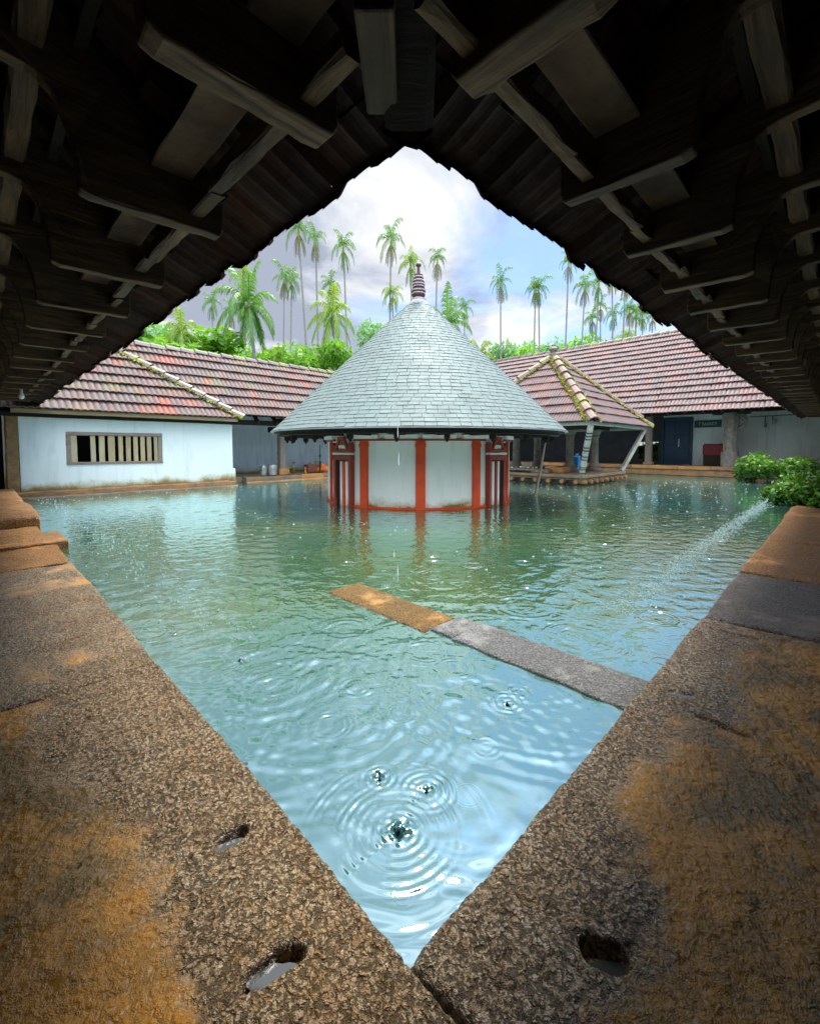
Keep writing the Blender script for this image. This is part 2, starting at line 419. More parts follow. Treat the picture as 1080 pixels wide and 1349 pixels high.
# ================================================================ THE GROUND, THE POND
GRASS = simple('earth_and_grass', (.06, .10, .02), (.12, .12, .04), 1.2, .9, .6, 12, .03)
def ground():
    A0, A1, B0, B1, G, D = -3.0, 21.0, -3.0, 14.0, .12, -.9
    ring = [W(A0, B0), W(A1, B0), W(A1, B1), W(A0, B1)]
    c = W(9, 6)
    vs = []; fs = []
    for k, (s, z) in enumerate(((0, D), (0, G), (1.5, G), (5, .4), (20, .8), (120, -3))):
        for i, p in enumerate(ring):
            d = (p - c); q = p + d * s; vs.append((q.x, q.y, z))
    for k in range(5):
        for i in range(4):
            fs.append((k * 4 + i, k * 4 + (i + 1) % 4, k * 4 + 4 + (i + 1) % 4, k * 4 + 4 + i))
    fs.append((0, 1, 2, 3))
    o = mesh_obj('ground', vs, fs, GRASS); tag(o, kind='structure')
ground()

POND = .512
def water_mat():
    t = NT('pond_water')
    # small rain rings: each cell holds one expanding ring
    hs = None
    for sc, seed, amp in ((4.2, 0.0, 1.0), (7.5, 3.7, .7), (2.6, 8.2, .8)):
        v = t.map(loc=(seed, seed * 1.3, 0))
        d = t.vor(sc, vec=v); c = t.vor(sc, vec=v, out='Color')
        sp = t.new('ShaderNodeSeparateColor'); t.l.new(c, sp.inputs[0])
        rad = t.math('MULTIPLY', sp.outputs[0], .30)
        x = t.math('SUBTRACT', d, rad)
        wv = t.math('SINE', t.math('MULTIPLY', x, 95))
        env = t.math('POWER', 2.718, t.math('MULTIPLY', t.math('MULTIPLY', x, x), -220))
        on = t.math('MULTIPLY', t.math('GREATER_THAN', sp.outputs[1], .35), sp.outputs[2])
        h = t.math('MULTIPLY', t.math('MULTIPLY', wv, env), t.math('MULTIPLY', on, amp / sc * 4))
        hs = h if hs is None else t.math('ADD', hs, h)
    n1 = t.noise(9, 3, .5, dist=.3); n2 = t.noise(28, 2, .5)
    h = t.math('ADD', t.math('MULTIPLY', hs, .22), t.math('ADD', t.math('MULTIPLY', n1, 1.5), t.math('MULTIPLY', n2, .22)))
    rip = t.attr('calm')
    b = t.bump(h, t.math('MULTIPLY', rip, 1.0), .007)
    body = t.mix(t.ramp(t.noise(.5, 3, .5), [(.4, 0), (.6, 1)]), (.055, .13, .06), (.095, .15, .05))
    body = t.mix(t.ramp(rip, [(.1, 1), (.75, 0)]), body, (.07, .18, .19))
    df = t.new('ShaderNodeBsdfDiffuse'); t.put(df.inputs[0], body); t.l.new(b, df.inputs['Normal'])
    gl = t.new('ShaderNodeBsdfGlossy'); gl.inputs[0].default_value = (.74, .93, .96, 1); gl.inputs['Roughness'].default_value = .02
    t.l.new(b, gl.inputs['Normal'])
    fr = t.new('ShaderNodeFresnel'); fr.inputs[0].default_value = 1.33; t.l.new(b, fr.inputs['Normal'])
    fac = t.math('MINIMUM', t.math('ADD', t.math('MULTIPLY', fr.outputs[0], 1.2), t.math('ADD', .235, t.math('MULTIPLY', rip, .13))), .85)
    ms = t.new('ShaderNodeMixShader'); t.l.new(fac, ms.inputs[0]); t.l.new(df.outputs[0], ms.inputs[1]); t.l.new(gl.outputs[0], ms.inputs[2])
    t.l.new(ms.outputs[0], t.out.inputs[0])
    return t.m
WATER = water_mat()

def pix_ground(px, py, z=0.0):
    r = ray(px, py); k = (z - EYE) / r.z
    p = Vector((0, 0, EYE)) + r * k
    return (p.x + p.y) / S2, (p.y - p.x) / S2
def pond():
    def axis(end):
        s = [.44]; d = .0036
        while s[-1] < end:
            s.append(s[-1] + d)
            if s[-1] > 1.2: d *= 1.0095
        return np.array(s)
    A = axis(17.6); B = axis(12.4)
    a, b = np.meshgrid(A, B, indexing='ij')
    H = np.zeros_like(a); dist = np.sqrt(a * a + b * b)
    # wind and drip swell
    rg = np.random.default_rng(5)
    for k in range(46):
        lam = rg.uniform(.05, .24); th = rg.uniform(-.9, .9) + (Q if k % 2 else Q + 1.2); ph = rg.uniform(0, 6.28)
        sl = .0095
        amp = sl * lam / 6.28
        fade = np.clip(1.35 - dist * .022 / lam, 0, 1) * np.clip((dist - .75) / .9, .12, 1)
        loc_ = .35 + 1.3 * np.clip(vnoise(a * 1.3 + k, b * 1.3, 40 + k) + .5, 0, 1)
        H += amp * fade * loc_ * np.sin((a * math.cos(th) + b * math.sin(th)) * 6.283 / lam + ph + 1.2 * vnoise(a * 2, b * 2, k))
    # rings thrown by the drips under both eaves
    srcs = []
    for k in range(34):
        t_ = .95 + k * .23 + rg.uniform(-.05, .05); srcs.append((t_, .90 + rg.uniform(-.03, .05)))
        t_ = .95 + k * .23 + rg.uniform(-.05, .05); srcs.append((.86 + rg.uniform(-.03, .04), t_))
    for (sa, sb) in srcs:
        r = np.hypot(a - sa, b - sb)
        for q in range(3):
            Rr = rg.uniform(.06, .85); lam = rg.uniform(.035, .075); w = lam * rg.uniform(1.0, 2.0)
            amp = .075 * lam / 6.28 / (1 + Rr * 1.0)
            if math.hypot(sa, sb) > 3.2 and lam < .05: continue
            m = np.abs(r - Rr) < 3 * w
            H[m] += amp * np.sin((r[m] - Rr) * 6.283 / lam) * np.exp(-((r[m] - Rr) / w) ** 2)
    # the rings one can pick out
    for (px, py, rad, st) in ((525, 1095, .145, .40), (525, 1095, .10, .3), (525, 1095, .055, .45), (562, 1042, .062, .5), (562, 1042, .02, .5), (500, 1025, .03, .5),
                              (435, 957, .062, .45), (345, 892, .115, .3), (345, 892, .055, .35), (368, 905, .075, .3), (668, 926, .045, .5), (683, 912, .028, .5),
                              (318, 868, .05, .45), (770, 842, .20, .30), (770, 842, .13, .28), (770, 842, .07, .28), (452, 752, .12, .3), (580, 762, .22, .3),
                              (560, 860, .09, .28), (600, 880, .07, .28), (470, 905, .06, .3), (250, 790, .12, .3), (640, 985, .04, .2), (455, 830, .1, .3), (405, 790, .14, .28),
                              (690, 800, .16, .25), (640, 760, .12, .25), (525, 1095, .235, .14), (300, 835, .1, .28), (395, 855, .07, .3), (530, 940, .05, .25)):
        pa, pb = pix_ground(px, py); r = np.hypot(a - pa, b - pb)
        lam = .021 if py > 930 else (.028 if py > 830 else .05)
        w = lam * 1.1
        r = r * (1 + .05 * vnoise(np.arctan2(b - pb, a - pa) * 1.7 + 5, r * 3, int(py)))
        brk = .35 + 1.25 * vnoise(np.arctan2(b - pb, a - pa) * 2.5 + 9, r * 5, int(px))
        m = np.abs(r - rad) < 3.2 * w
        H[m] += (1.25 * st * lam / 6.28 * np.sin((r[m] - rad) * 6.283 / lam) * np.exp(-((r[m] - rad) / w) ** 2)) * np.clip(brk[m], .1, 1.3)
    # churned centres
    for (px, py, rad, hh) in ((525, 1095, .032, .0075), (500, 1022, .016, .009), (562, 1040, .014, .006), (668, 928, .016, .005), (318, 868, .02, .005)):
        pa, pb = pix_ground(px, py); r = np.hypot(a - pa, b - pb)
        m = r < rad * 2
        H[m] += hh * np.exp(-(r[m] / rad) ** 2) * 2.6 * vnoise(a[m] * 80, b[m] * 80, 3)
    vs = np.stack([(a - b) / S2, (a + b) / S2, H], -1).reshape(-1, 3)
    fs = grid_faces(len(A), len(B))
    calm = np.clip((dist - 1.1) / 2.2, .10, 1.0) * np.clip(1.25 - dist * .09, .42, 1)
    o = mesh_obj('pond_water', vs, fs.tolist(), WATER, smooth=True, pattr={'calm': calm.ravel()})
    tag(o, kind='structure')
pond()

# ================================================================ STONE SLABS ROUND THE POND
def slab(a0, a1, b0, b1, top, m, res=.012, rad=.02, bot=-.35, seed=0, pits=(), rough=.004, edge=None, wornf=None, open_=(), wob=.008, tilt=0, coarse=None, grain=0.0):
    """heightfield block with rounded arrises; a/b in courtyard metres"""
    na = max(6, int((a1 - a0) / res)); nb = max(6, int((b1 - b0) / res))
    def ax(lo, hi, n):
        x = np.linspace(lo, hi, n); e = [.0, .12, .3, .6]
        r = min(rad, (hi - lo) * .3)
        inner = x[(x > lo + r) & (x < hi - r)]
        return np.concatenate([[lo + r * q for q in e], inner, [hi - r * q for q in e[::-1]]])
    xa, xb = ax(a0, a1, na), ax(b0, b1, nb)
    if coarse:      # parts behind the eye need no fine grid
        def thin(x, lim):
            f = x[x >= lim]; c = x[x < lim]; k = max(1, int(.05 / res)); return np.concatenate([c[:5], c[5::k], f]) if len(c) > 6 else x
        xa, xb = thin(xa, coarse[0]), thin(xb, coarse[1])
    A, B = np.meshgrid(xa, xb, indexing='ij')
    da = np.minimum(A - a0, a1 - A); db = np.minimum(B - b0, b1 - B)
    drop = 0
    for d in (da, db):
        k = np.clip(1 - d / rad, 0, 1); drop = drop + rad * (1 - np.sqrt(np.clip(1 - k * k, 0, 1))) * .9
    drop = np.minimum(drop, rad * 1.1)
    z = top - drop + rough * 1.6 * fbm(A * 5 + seed, B * 5, seed, 3) + rough * fbm(A * 26, B * 26, seed + 5, 3, .6) + rough * .55 * vnoise(A * 120, B * 120, seed + 9)
    z += tilt * (A - a0)
    if grain:
        inpit = 1.0
        for (pa, pb, la, lb, rot, dep, sd) in pits:
            inpit = inpit * np.clip((np.hypot(A - pa, B - pb) / max(la, lb) - .75) / .6, .12, 1)
        g1 = 1 - 2 * np.abs(vnoise(A * 66 + 3 * vnoise(A * 30, B * 30, 8), B * 66, seed + 11)) ; g2 = vnoise(A * 125, B * 125, seed + 12)
        wg = .14 + .86 * np.clip((wornf(A, B) if wornf else 1) * 1.3 - .2, 0, 1)
        z += inpit * wg * grain * (1.15 * (g1 - .5) + .5 * g2) * np.clip(.75 + 1.6 * fbm(A * 6, B * 6, seed + 40, 3), .15, 1.3)
    for (pa, pb, la, lb, rot, dep, sd) in pits:
        ca, sa = math.cos(rot), math.sin(rot)
        u = (A - pa) * ca + (B - pb) * sa; v = -(A - pa) * sa + (B - pb) * ca
        rr = ((np.abs(u) / la) ** 2.6 + (np.abs(v) / lb) ** 2.6) ** (1 / 2.6) * (1 + .28 * fbm(A * 22, B * 22, sd, 3))
        k = np.clip((1.22 - rr) / .42, 0, 1); k = k * k * (3 - 2 * k)
        z -= dep * k
    # wander of the faces
    wa = wob * fbm(B * 2.3 + seed, B * 0 + 1.7, seed + 20, 4) * 2; wb = wob * fbm(A * 2.3 + seed, A * 0 + 4.7, seed + 30, 4) * 2
    A2 = A + wa * np.clip(1 - da / .08, 0, 1); B2 = B + wb * np.clip(1 - db / .08, 0, 1)
    ac, bc = (a0 + a1) / 2, (b0 + b1) / 2
    V = np.stack([A2 - ac, B2 - bc, z], -1).reshape(-1, 3)
    F_ = grid_faces(len(xa), len(xb)).tolist()
    n, mm = len(xa), len(xb)
    loop = [i * mm for i in range(n)] + [(n - 1) * mm + j for j in range(1, mm)] + [i * mm + mm - 1 for i in range(n - 2, -1, -1)] + [j for j in range(mm - 2, 0, -1)]
    base = len(V); zl = V[loop].copy(); zl[:, 2] = bot
    zl2 = V[loop].copy(); zl2[:, 2] -= rad * 1.5; zl2[:, 0] += rng.normal(0, .002, len(loop)); zl2[:, 1] += rng.normal(0, .002, len(loop))
    V = np.concatenate([V, zl2, zl]); L = len(loop)
    for i in range(L):
        j = (i + 1) % L
        F_.append((loop[i], base + i, base + j, loop[j])); F_.append((base + i, base + L + i, base + L + j, base + j))
    F_.append(tuple(base + L + i for i in range(L)))
    worn = wornf(A, B) if wornf else np.full_like(A, .6)
    wv = np.concatenate([worn.ravel(), np.full(2 * L, .8)])
    o = mesh_obj('stone_slab', V, F_, m, smooth=True, pattr={'worn': wv})
    o.location = W(ac, bc, 0); o.rotation_euler = (0, 0, Q)
    return o
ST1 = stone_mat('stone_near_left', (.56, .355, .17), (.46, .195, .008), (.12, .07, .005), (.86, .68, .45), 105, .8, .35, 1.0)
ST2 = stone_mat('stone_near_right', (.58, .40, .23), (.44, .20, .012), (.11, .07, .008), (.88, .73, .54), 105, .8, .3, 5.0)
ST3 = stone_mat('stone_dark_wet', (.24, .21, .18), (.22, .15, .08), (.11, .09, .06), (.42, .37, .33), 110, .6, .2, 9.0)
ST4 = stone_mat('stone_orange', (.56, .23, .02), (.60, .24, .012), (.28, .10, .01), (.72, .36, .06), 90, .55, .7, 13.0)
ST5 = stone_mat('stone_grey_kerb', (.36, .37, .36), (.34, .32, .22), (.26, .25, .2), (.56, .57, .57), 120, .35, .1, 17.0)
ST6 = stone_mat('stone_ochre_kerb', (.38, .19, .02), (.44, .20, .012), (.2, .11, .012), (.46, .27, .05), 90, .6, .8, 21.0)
TOP = .045
def pit_at(px, py, la, lb, rot, dep, sd):
    a, b = pix_ground(px, py, TOP); return (a, b, la, lb, rot, dep, sd)
pL = [(.392, .985, .036, .022, -.2, .032, 3), (.340, .680, .054, .021, -.25, .036, 4), pit_at(103, 1140, .006, .006, 0, .01, 6)]
def wl_(A, B):
    d = POND - A
    return np.clip(1.06 - d / .34 + .8 * fbm(A * 3, B * 1.6, 77, 3) + .45 * np.clip((B - 1.25) / .35, 0, 1), 0, 1)
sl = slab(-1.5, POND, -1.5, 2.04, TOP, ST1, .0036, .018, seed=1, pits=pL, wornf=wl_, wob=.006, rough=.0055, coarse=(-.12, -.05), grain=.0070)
tag(sl, 'largest rough brown slab on the left, holding two water filled holes at the pond corner', 'stone slab', 'stone slabs edging the pond')
pR = [(.768, .270, .040, .026, -.9, .036, 13), pit_at(633, 1256, .018, .013, -.6, .008, 14), (1.81, .387, .060, .020, -1.0, .014, 15), (1.70, .25, .075, .014, 1.57, .024, 16), (2.60, .35, .012, .09, 0, .02, 17)]
def wr_(A, B):
    d = POND - B
    return np.clip(1.08 - d / .33 + .8 * fbm(A * 1.6, B * 3, 97, 3), 0, 1)
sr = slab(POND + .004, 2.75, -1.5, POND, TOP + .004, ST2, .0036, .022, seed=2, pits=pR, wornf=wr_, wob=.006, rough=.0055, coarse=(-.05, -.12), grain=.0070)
tag(sr, 'largest rough slab on the right, with one deep hole and a narrow slot', 'stone slab', 'stone slabs edging the pond')
LS = [  # left row: b0, b1, edge, top, material, label
    (2.046, 4.30, .505, .050, ST1, 'long brown slab just beyond the cracked seam on the left'),
    (4.306, 5.20, .500, .052, ST4, 'smooth wet orange slab on the left, before the square stone end'),
    (5.206, 5.85, .575, .078, ST4, 'low left stone with a square end sticking out over the water'),
    (5.856, 6.55, .46, .058, ST4, 'short wet brown slab tucked under the raised rounded slab on the left'),
    (6.556, 8.30, .49, .19, ST4, 'raised left slab with a thick rounded front'),
    (8.306, 10.86, .46, .20, ST4, 'farthest left slab below the brown wall post')]
for i, (b0, b1, e, tp, m, lb) in enumerate(LS):
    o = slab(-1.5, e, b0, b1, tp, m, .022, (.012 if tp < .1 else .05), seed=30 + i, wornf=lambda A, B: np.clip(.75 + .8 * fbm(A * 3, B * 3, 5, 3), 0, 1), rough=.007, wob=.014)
    tag(o, lb, 'stone slab', 'stone slabs edging the pond')
RS = [(2.756, 3.92, .505, .052, ST3, 'dark charcoal wet slab on the right beyond the long crack'),
      (3.926, 5.45, .507, .060, ST4, 'orange wet slab on the right, next after the dark one'),
      (5.456, 7.05, .500, .064, ST4, 'second orange wet slab on the right, counted from the dark one'),
      (7.056, 8.9, .515, .062, ST4, 'last orange slab on the right, at the leafy bush'),
      (8.906, 16.9, .50, .05, ST4, 'long slab mostly hidden under the bushes on the right')]
for i, (a0, a1, e, tp, m, lb) in enumerate(RS):
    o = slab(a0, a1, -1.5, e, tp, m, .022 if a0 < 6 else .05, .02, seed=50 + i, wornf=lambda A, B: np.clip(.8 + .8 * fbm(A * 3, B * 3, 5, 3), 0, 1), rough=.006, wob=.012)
    tag(o, lb, 'stone slab', 'stone slabs edging the pond')
# the sunken kerb that crosses the near pond
def kerb(b0, b1, a0, a1, tp, m, lb, sd, tilt=0.0):
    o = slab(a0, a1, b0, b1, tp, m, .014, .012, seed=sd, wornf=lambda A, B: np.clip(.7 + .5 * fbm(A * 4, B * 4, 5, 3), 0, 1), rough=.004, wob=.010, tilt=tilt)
    tag(o, lb, 'kerb stone', 'kerb stones crossing the pond'); return o
KA = 1.80
kerb(.50, 1.345, 1.635, 1.895, .015, ST5, 'long grey granite kerb stone running from the right bank', 61)
kerb(1.353, 1.50, 1.64, 1.885, .013, ST5, 'short grey kerb stone between the grey and the ochre one', 62)
kerb(1.508, 2.385, 1.605, 1.86, .009, ST6, 'ochre kerb stone barely above the water, farthest from the bank', 63, .02)

# puddles in the holes
PUD = NT('puddle_water')
PUD = PUD.bsdf((.06, .065, .06), .04, None, .5, IOR=1.6)
def puddle(px, py, la, lb, rot, z, lab, sd):
    a, b = puddle.ab; rg = random.Random(sd)
    n = 28; vs = [(0, 0, 0)]; 
    for i in range(n):
        t = 6.283 * i / n; k = 1 + .16 * math.sin(2 * t + sd) + .1 * math.sin(3 * t + 2 * sd) + .06 * rg.uniform(-1, 1)
        x, y = la * k * math.cos(t), lb * k * math.sin(t)
        vs.append((x * math.cos(rot) - y * math.sin(rot), x * math.sin(rot) + y * math.cos(rot), 0))
    fs = [(0, 1 + i, 1 + (i + 1) % n) for i in range(n)]
    o = mesh_obj('puddle', vs, fs, PUD); o.location = W(a, b, z); o.rotation_euler = (0, 0, Q)
    tag(o, lab, 'puddle', 'puddles in the stone holes')
def puddle_ab(a, b, *r): 
    q = W(a, b, TOP); d = q - Vector((0, 0, EYE)); puddle.ab = (a, b); puddle(None, None, *r)
puddle_ab(.388, .980, .031, .019, -.2, TOP - .020, 'small round puddle in the upper hole of the left slab', 3)
puddle_ab(.332, .680, .046, .019, -.25, TOP - .022, 'long puddle in the lower hole of the left slab', 4)
puddle_ab(.763, .266, .034, .022, -.9, TOP - .028, 'dark puddle deep in the square hole of the right slab', 6)
puddle_ab(1.81, .387, .045, .013, -1.0, TOP - .004, 'thin bright puddle in the upper hollow of the right slab', 8)

# ================================================================ TILED ROOF BUILDER
def tile_field(P0, A, S, N, width, length, lo, hi, m, name='tile_roof', parent=None, tw=.23, g=.34, amp=.022, lift=.045, per=2, smp=6, off=0.0, seed=0, jit=1.0, sag=0.0):
    """mangalore tiles: P0 eave corner; A along the eave; S up the slope; lo(t)/hi(t) clip along the eave"""
    P0 = Vector(P0); rg = np.random.default_rng(seed)
    ncrs = int(math.ceil(length / g)); nt = int(math.ceil(width / tw)) + 1
    V = []; Fc = []; Rn = []
    sN = nt * per * smp + 1
    s = np.arange(sN) * tw / (per * smp) - tw + off
    ph = (np.arange(sN) % smp) / smp
    prof = amp * (np.abs(np.sin(math.pi * ph)) ** .8) * 1.0
    Pn, An, Sn, Nn = [np.array(tuple(x)) for x in (P0, A, S, N)]
    for k in range(ncrs):
        t0, t1 = k * g - .03, min((k + 1) * g + .02, length + .02)
        if t0 > length: break
        lf = lift + rg.uniform(-.004, .004)
        tr = rg.uniform(-1, 1, nt + 1); kt = (np.arange(sN) // (per * smp)).clip(0, nt)
        jig = tr[kt] * .006 * jit + sag * 2 * vnoise(s * .9, s * 0 + seed, 3)
        off2 = rg.uniform(-1, 1, nt + 1)[kt] * .005 * jit
        rows = [(t0, -.016 + lf), (t0, lf + .014), (t0 + (t1 - t0) * .5, lf * .6), (t1, .0)]
        base = len(V)
        for ri, (t, nh) in enumerate(rows):
            tt = t + off2 * (1 if ri < 2 else 0)
            sc = np.clip(s, lo(max(t, 0)), hi(max(t, 0)))
            pts = Pn + sc[:, None] * An + (tt if hasattr(tt, '__len__') else np.full(sN, tt))[:, None] * Sn + (nh + prof + jig)[:, None] * Nn
            V.extend(pts.tolist())
        cl = rg.random(nt + 1)
        for ri in range(3):
            tm = max((rows[ri][0] + rows[ri + 1][0]) / 2, 0)
            l_, h_ = lo(tm), hi(tm)
            ok = np.nonzero((s[1:] > l_) & (s[:-1] < h_))[0]
            for j in ok:
                q = base + ri * sN + j
                Fc.append((q, q + 1, q + sN + 1, q + sN)); Rn.append(cl[kt[j]])
    return mesh_obj(name, V, Fc, m, parent, smooth=False, rnd=Rn)

def ridge_line(p0, p1, m, name, parent, tl=.36, r=.10, seed=0, gap=0, up=(0, 0, 1), mossy=None):
    """overlapping saddle tiles from p0 (low) to p1 (high)"""
    p0 = Vector(p0); p1 = Vector(p1); d = p1 - p0; L = d.length; d.normalize(); up = Vector(up)
    sx = d.cross(up).normalized(); uy = sx.cross(d).normalized()
    n = max(1, int(L / tl)); rg = random.Random(seed); mb = MB(); mo = MB()
    for i in range(n):
        q0 = p0 + d * (L * i / n - .03); q1 = p0 + d * (L * (i + 1) / n)
        k = rg.uniform(.92, 1.06); li = rg.uniform(-.01, .01)
        ring = []
        for q, rr, lf in ((q0, r * 1.12 * k, .035 + li), (q1, r * .95 * k, .0 + li)):
            for (x, y) in ((-1.15, -.75), (-.75, -.02), (-.22, .32), (.22, .32), (.75, -.02), (1.15, -.75)):
                ring.append(q + sx * x * rr + uy * (y * rr + lf))
            for (x, y) in ((1.02, -.85), (.65, -.15), (0, .1), (-.65, -.15), (-1.02, -.85)):
                ring.append(q + sx * x * rr + uy * (y * rr + lf))
        fs = [(j, (j + 1) % 11, 11 + (j + 1) % 11, 11 + j) for j in range(11)] + [tuple(range(10, -1, -1)), tuple(range(11, 22))]
        mb.add(ring, fs)
        if mossy:
            for sgn in mossy:
                for q in range(60):
                    t = rg.random(); c = q0 + d * ((q1 - q0).length * t) + sx * sgn * r * rg.uniform(.9, 1.45) + uy * (-.8 * r + rg.uniform(0, .03))
                    sz = rg.uniform(.02, .06)
                    mo.add([c + Vector((rg.uniform(-1, 1), rg.uniform(-1, 1), rg.uniform(-.3, 1))) * sz for _ in range(4)], [(0, 1, 2), (0, 2, 3), (0, 3, 1), (1, 2, 3)])
    o = mb.build(name, m, parent)
    if mossy: tag(mo.build('moss', MOSS, o), kind='stuff')
    return o

# ================================================================ ROUND SHRINE
def shrine():
    C0 = Vector(((551 - 540) / F * 8.38, 8.38, 0)); Rw, Re = 1.72, 2.70
    rt = empty('shrine', C0, 0, 'round white shrine with red pilasters and tall conical slate roof, standing in the pond', 'shrine')
    def pol(th, r, z=0.0): return Vector((r * math.sin(th), -r * math.cos(th), z))     # th = 0 faces the eye
    def frame(th): # columns: tangent, outward, up
        return Matrix(((math.cos(th), math.sin(th), 0), (math.sin(th), -math.cos(th), 0), (0, 0, 1)))
    def arc(mb, t0, t1, r0, r1, z0, z1, n=None):
        n = n or max(2, int(abs(t1 - t0) / R(4)))
        vs = []; fs = []
        for i in range(n + 1):
            th = t0 + (t1 - t0) * i / n
            vs += [pol(th, r0, z0), pol(th, r1, z0), pol(th, r1, z1), pol(th, r0, z1)]
        for i in range(n):
            k = i * 4
            for j in range(4): fs.append((k + j, k + (j + 1) % 4, k + 4 + (j + 1) % 4, k + 4 + j))
        fs += [(3, 2, 1, 0), (n * 4, n * 4 + 1, n * 4 + 2, n * 4 + 3)]
        mb.add(vs, fs)
    w = MB(); w.lathe([(Rw + .02, -.8), (Rw + .006, 0), (Rw, .5), (Rw - .004, 1.2), (1.2, 1.22)], n=96); w.build('wall', WALL_T, rt, True)
    bb = MB(); arc(bb, 0, 2 * math.pi * .9999, Rw - .02, Rw + .034, -.05, .028, 90); bb.build('base_band', RED, rt)
    cb = MB()
    for t0, t1 in ((-38, -22), (-18, -1.2), (1.2, 18), (22, 38), (57, 74), (-74, -57), (100, 260)):
        arc(cb, R(t0), R(t1), Rw - .02, Rw + .075, 1.105, 1.165)
    cb.build('cornice', WALL_T, rt)
    cr = MB(); arc(cr, R(-38), R(38), Rw - .02, Rw + .035, 1.07, 1.102); arc(cr, R(57), R(80), Rw - .02, Rw + .035, 1.07, 1.102); arc(cr, R(-80), R(-57), Rw - .02, Rw + .035, 1.07, 1.102)
    cr.build('cornice_band', REDD, rt)
    for th, wd in ((-31, .145), (0, .15), (31, .145), (-62.5, .045), (62.5, .045), (95, .15), (-95, .15), (130, .15), (-130, .15), (180, .15)):
        p = MB(); M = frame(R(th))
        p.box(pol(R(th), Rw + .008, .535), (wd, .07, 1.08), .004, M)
        if abs(th) < 35: p.box(pol(R(th), Rw + .014, 1.0), (wd * 1.12, .075, .06), .004, M)
        p.build('pilaster', RED, rt)
    # the two doorways
    for sg in (-1, 1):
        th = R(46 * sg); M = frame(th); o_ = pol(th, Rw - .03)
        d = empty('doorway', (0, 0, 0)); d.parent = rt
        def bx(mb, x, y, z, sx, sy, sz, ch=.004): mb.box(o_ + M @ Vector((x, y, z)), (sx, sy, sz), ch, M)
        m_ = MB(); bx(m_, 0, .05, .37, .38, .04, .80); m_.build('opening', BLACKW, d)  # solid black panel painting in the dark of the recess
        m_ = MB()
        for x in (-.215, .215): bx(m_, x, .065, .40, .06, .08, .84)
        bx(m_, 0, .07, .80, .50, .09, .085); bx(m_, 0, .075, .91, .53, .09, .05)
        for x in (-.225, .225): bx(m_, x, .075, .965, .08, .08, .10); bx(m_, x * 1.07, .09, 1.02, .05, .08, .05)
        m_.build('door_frame', REDD, d)
        m_ = MB()
        for s_ in (-1, 1):
            m_.beam(o_ + M @ Vector((s_ * .17, .10, .93)), o_ + M @ Vector((s_ * .05, .10, 1.13)), .045, .05)
        m_.box(o_ + M @ Vector((0, .10, 1.12)), (.16, .07, .05), .004, M); m_.beam(o_ + M @ Vector((0, .10, 1.12)), o_ + M @ Vector((0, .10, 1.02)), .03, .04, taper=.3)
        m_.build('gable', REDD, d)
        m_ = MB(); bx(m_, 0, .08, .865, .50, .09, .03); bx(m_, 0, .075, .97, .22, .04, .08)
        q = -sg   # the leaf stands towards the front of the shrine
        for x in (-.02, .13): bx(m_, q * x, .085, .36, .06, .04, .76)
        m_.build('white_strip', WALL_T, d)
        m_ = MB(); bx(m_, q * .055, .09, .36, .065, .055, .76); m_.build('red_strip', REDD if sg > 0 else RED, d)
    # under the roof
    u = MB(); arc(u, 0, 2 * math.pi * .9999, Re - .26, Re - .12, 1.165, 1.235, 90); arc(u, 0, 2 * math.pi * .9999, 1.60, Re - .26, 1.20, 1.26, 90)
    u.build('eave_ring', WOODD, rt)
    for k in range(22):
        th = R(8.2 + 16.364 * k); M = frame(th); m_ = MB()
        m_.box(pol(th, 2.20, 1.19), (.085, .60, .08), .01, M); m_.box(pol(th, 2.44, 1.13), (.07, .10, .09), .015, M)
        m_.lathe([(.004, -.06), (.02, -.045), (.028, -.02), (.02, 0), (.028, .03)], pol(th, 2.44, 1.10), 10)
        m_.build('bracket', WOODD, rt)
    # slates: flared cone
    zt, ze, rtop = 3.62, 1.245, .19
    PZ = [1.245, 1.70, 2.20, 2.67, 3.24, 3.52, 3.68]; PR = [2.70, 2.27, 1.85, 1.44, .87, .44, .19]
    PR = [l + .10 * (q - l) for q, l in zip(PR, [2.70 - 2.51 * (z - 1.245) / 2.435 for z in PZ])]
    zt = 3.68
    def prof(u_):   # u 0 eave .. 1 top
        z = ze + (zt - ze) * u_
        q = [np.interp(z + e, PZ, PR) for e in (-.12, -.06, 0, .06, .12)]
        return float(np.mean(q)) if .05 < u_ < .97 else float(q[2]), z
    NC = 40; V = []; Fc = []; Rn = []; rg = random.Random(4)
    for k in range(NC):
        u0, u1 = k / NC, (k + 1.0) / NC
        r0, z0 = prof(u0); r1, z1 = prof(min(u1 + .004, 1.0))
        n = max(18, int(2 * math.pi * r0 / .16)); of = rg.random()
        sl_ = math.atan2(z1 - z0, r0 - r1); nx, nz = math.sin(sl_), math.cos(sl_)
        for i in range(n):
            w_ = 2 * math.pi / n; j1, j2 = rg.uniform(-.06, .06), rg.uniform(-.002, .002)
            t0 = (i + of + .02) * w_; t1 = (i + of + .985) * w_
            lf = .007 + rg.uniform(0, .005); b0 = len(V); tk = .004
            lip = rg.uniform(-.006, .006)
            for (t, s_) in ((t0, 0), (t1, 0)):
                e = j2 if t == t0 else -j2
                rr, z_ = r0 + nx * (lf + e) + lip * math.cos(sl_), z0 + nz * (lf + e) - lip * math.sin(sl_)
                V.append(pol(t, rr - nx * (lf + tk), z_ - nz * (lf + tk))); V.append(pol(t, rr, z_))
                V.append(pol(t, r1 + nx * .003, z1 + nz * .003))
            Fc += [(b0, b0 + 3, b0 + 4, b0 + 1), (b0 + 1, b0 + 4, b0 + 5, b0 + 2), (b0, b0 + 1, b0 + 2), (b0 + 3, b0 + 5, b0 + 4)]
            Rn += [rg.random()] * 4
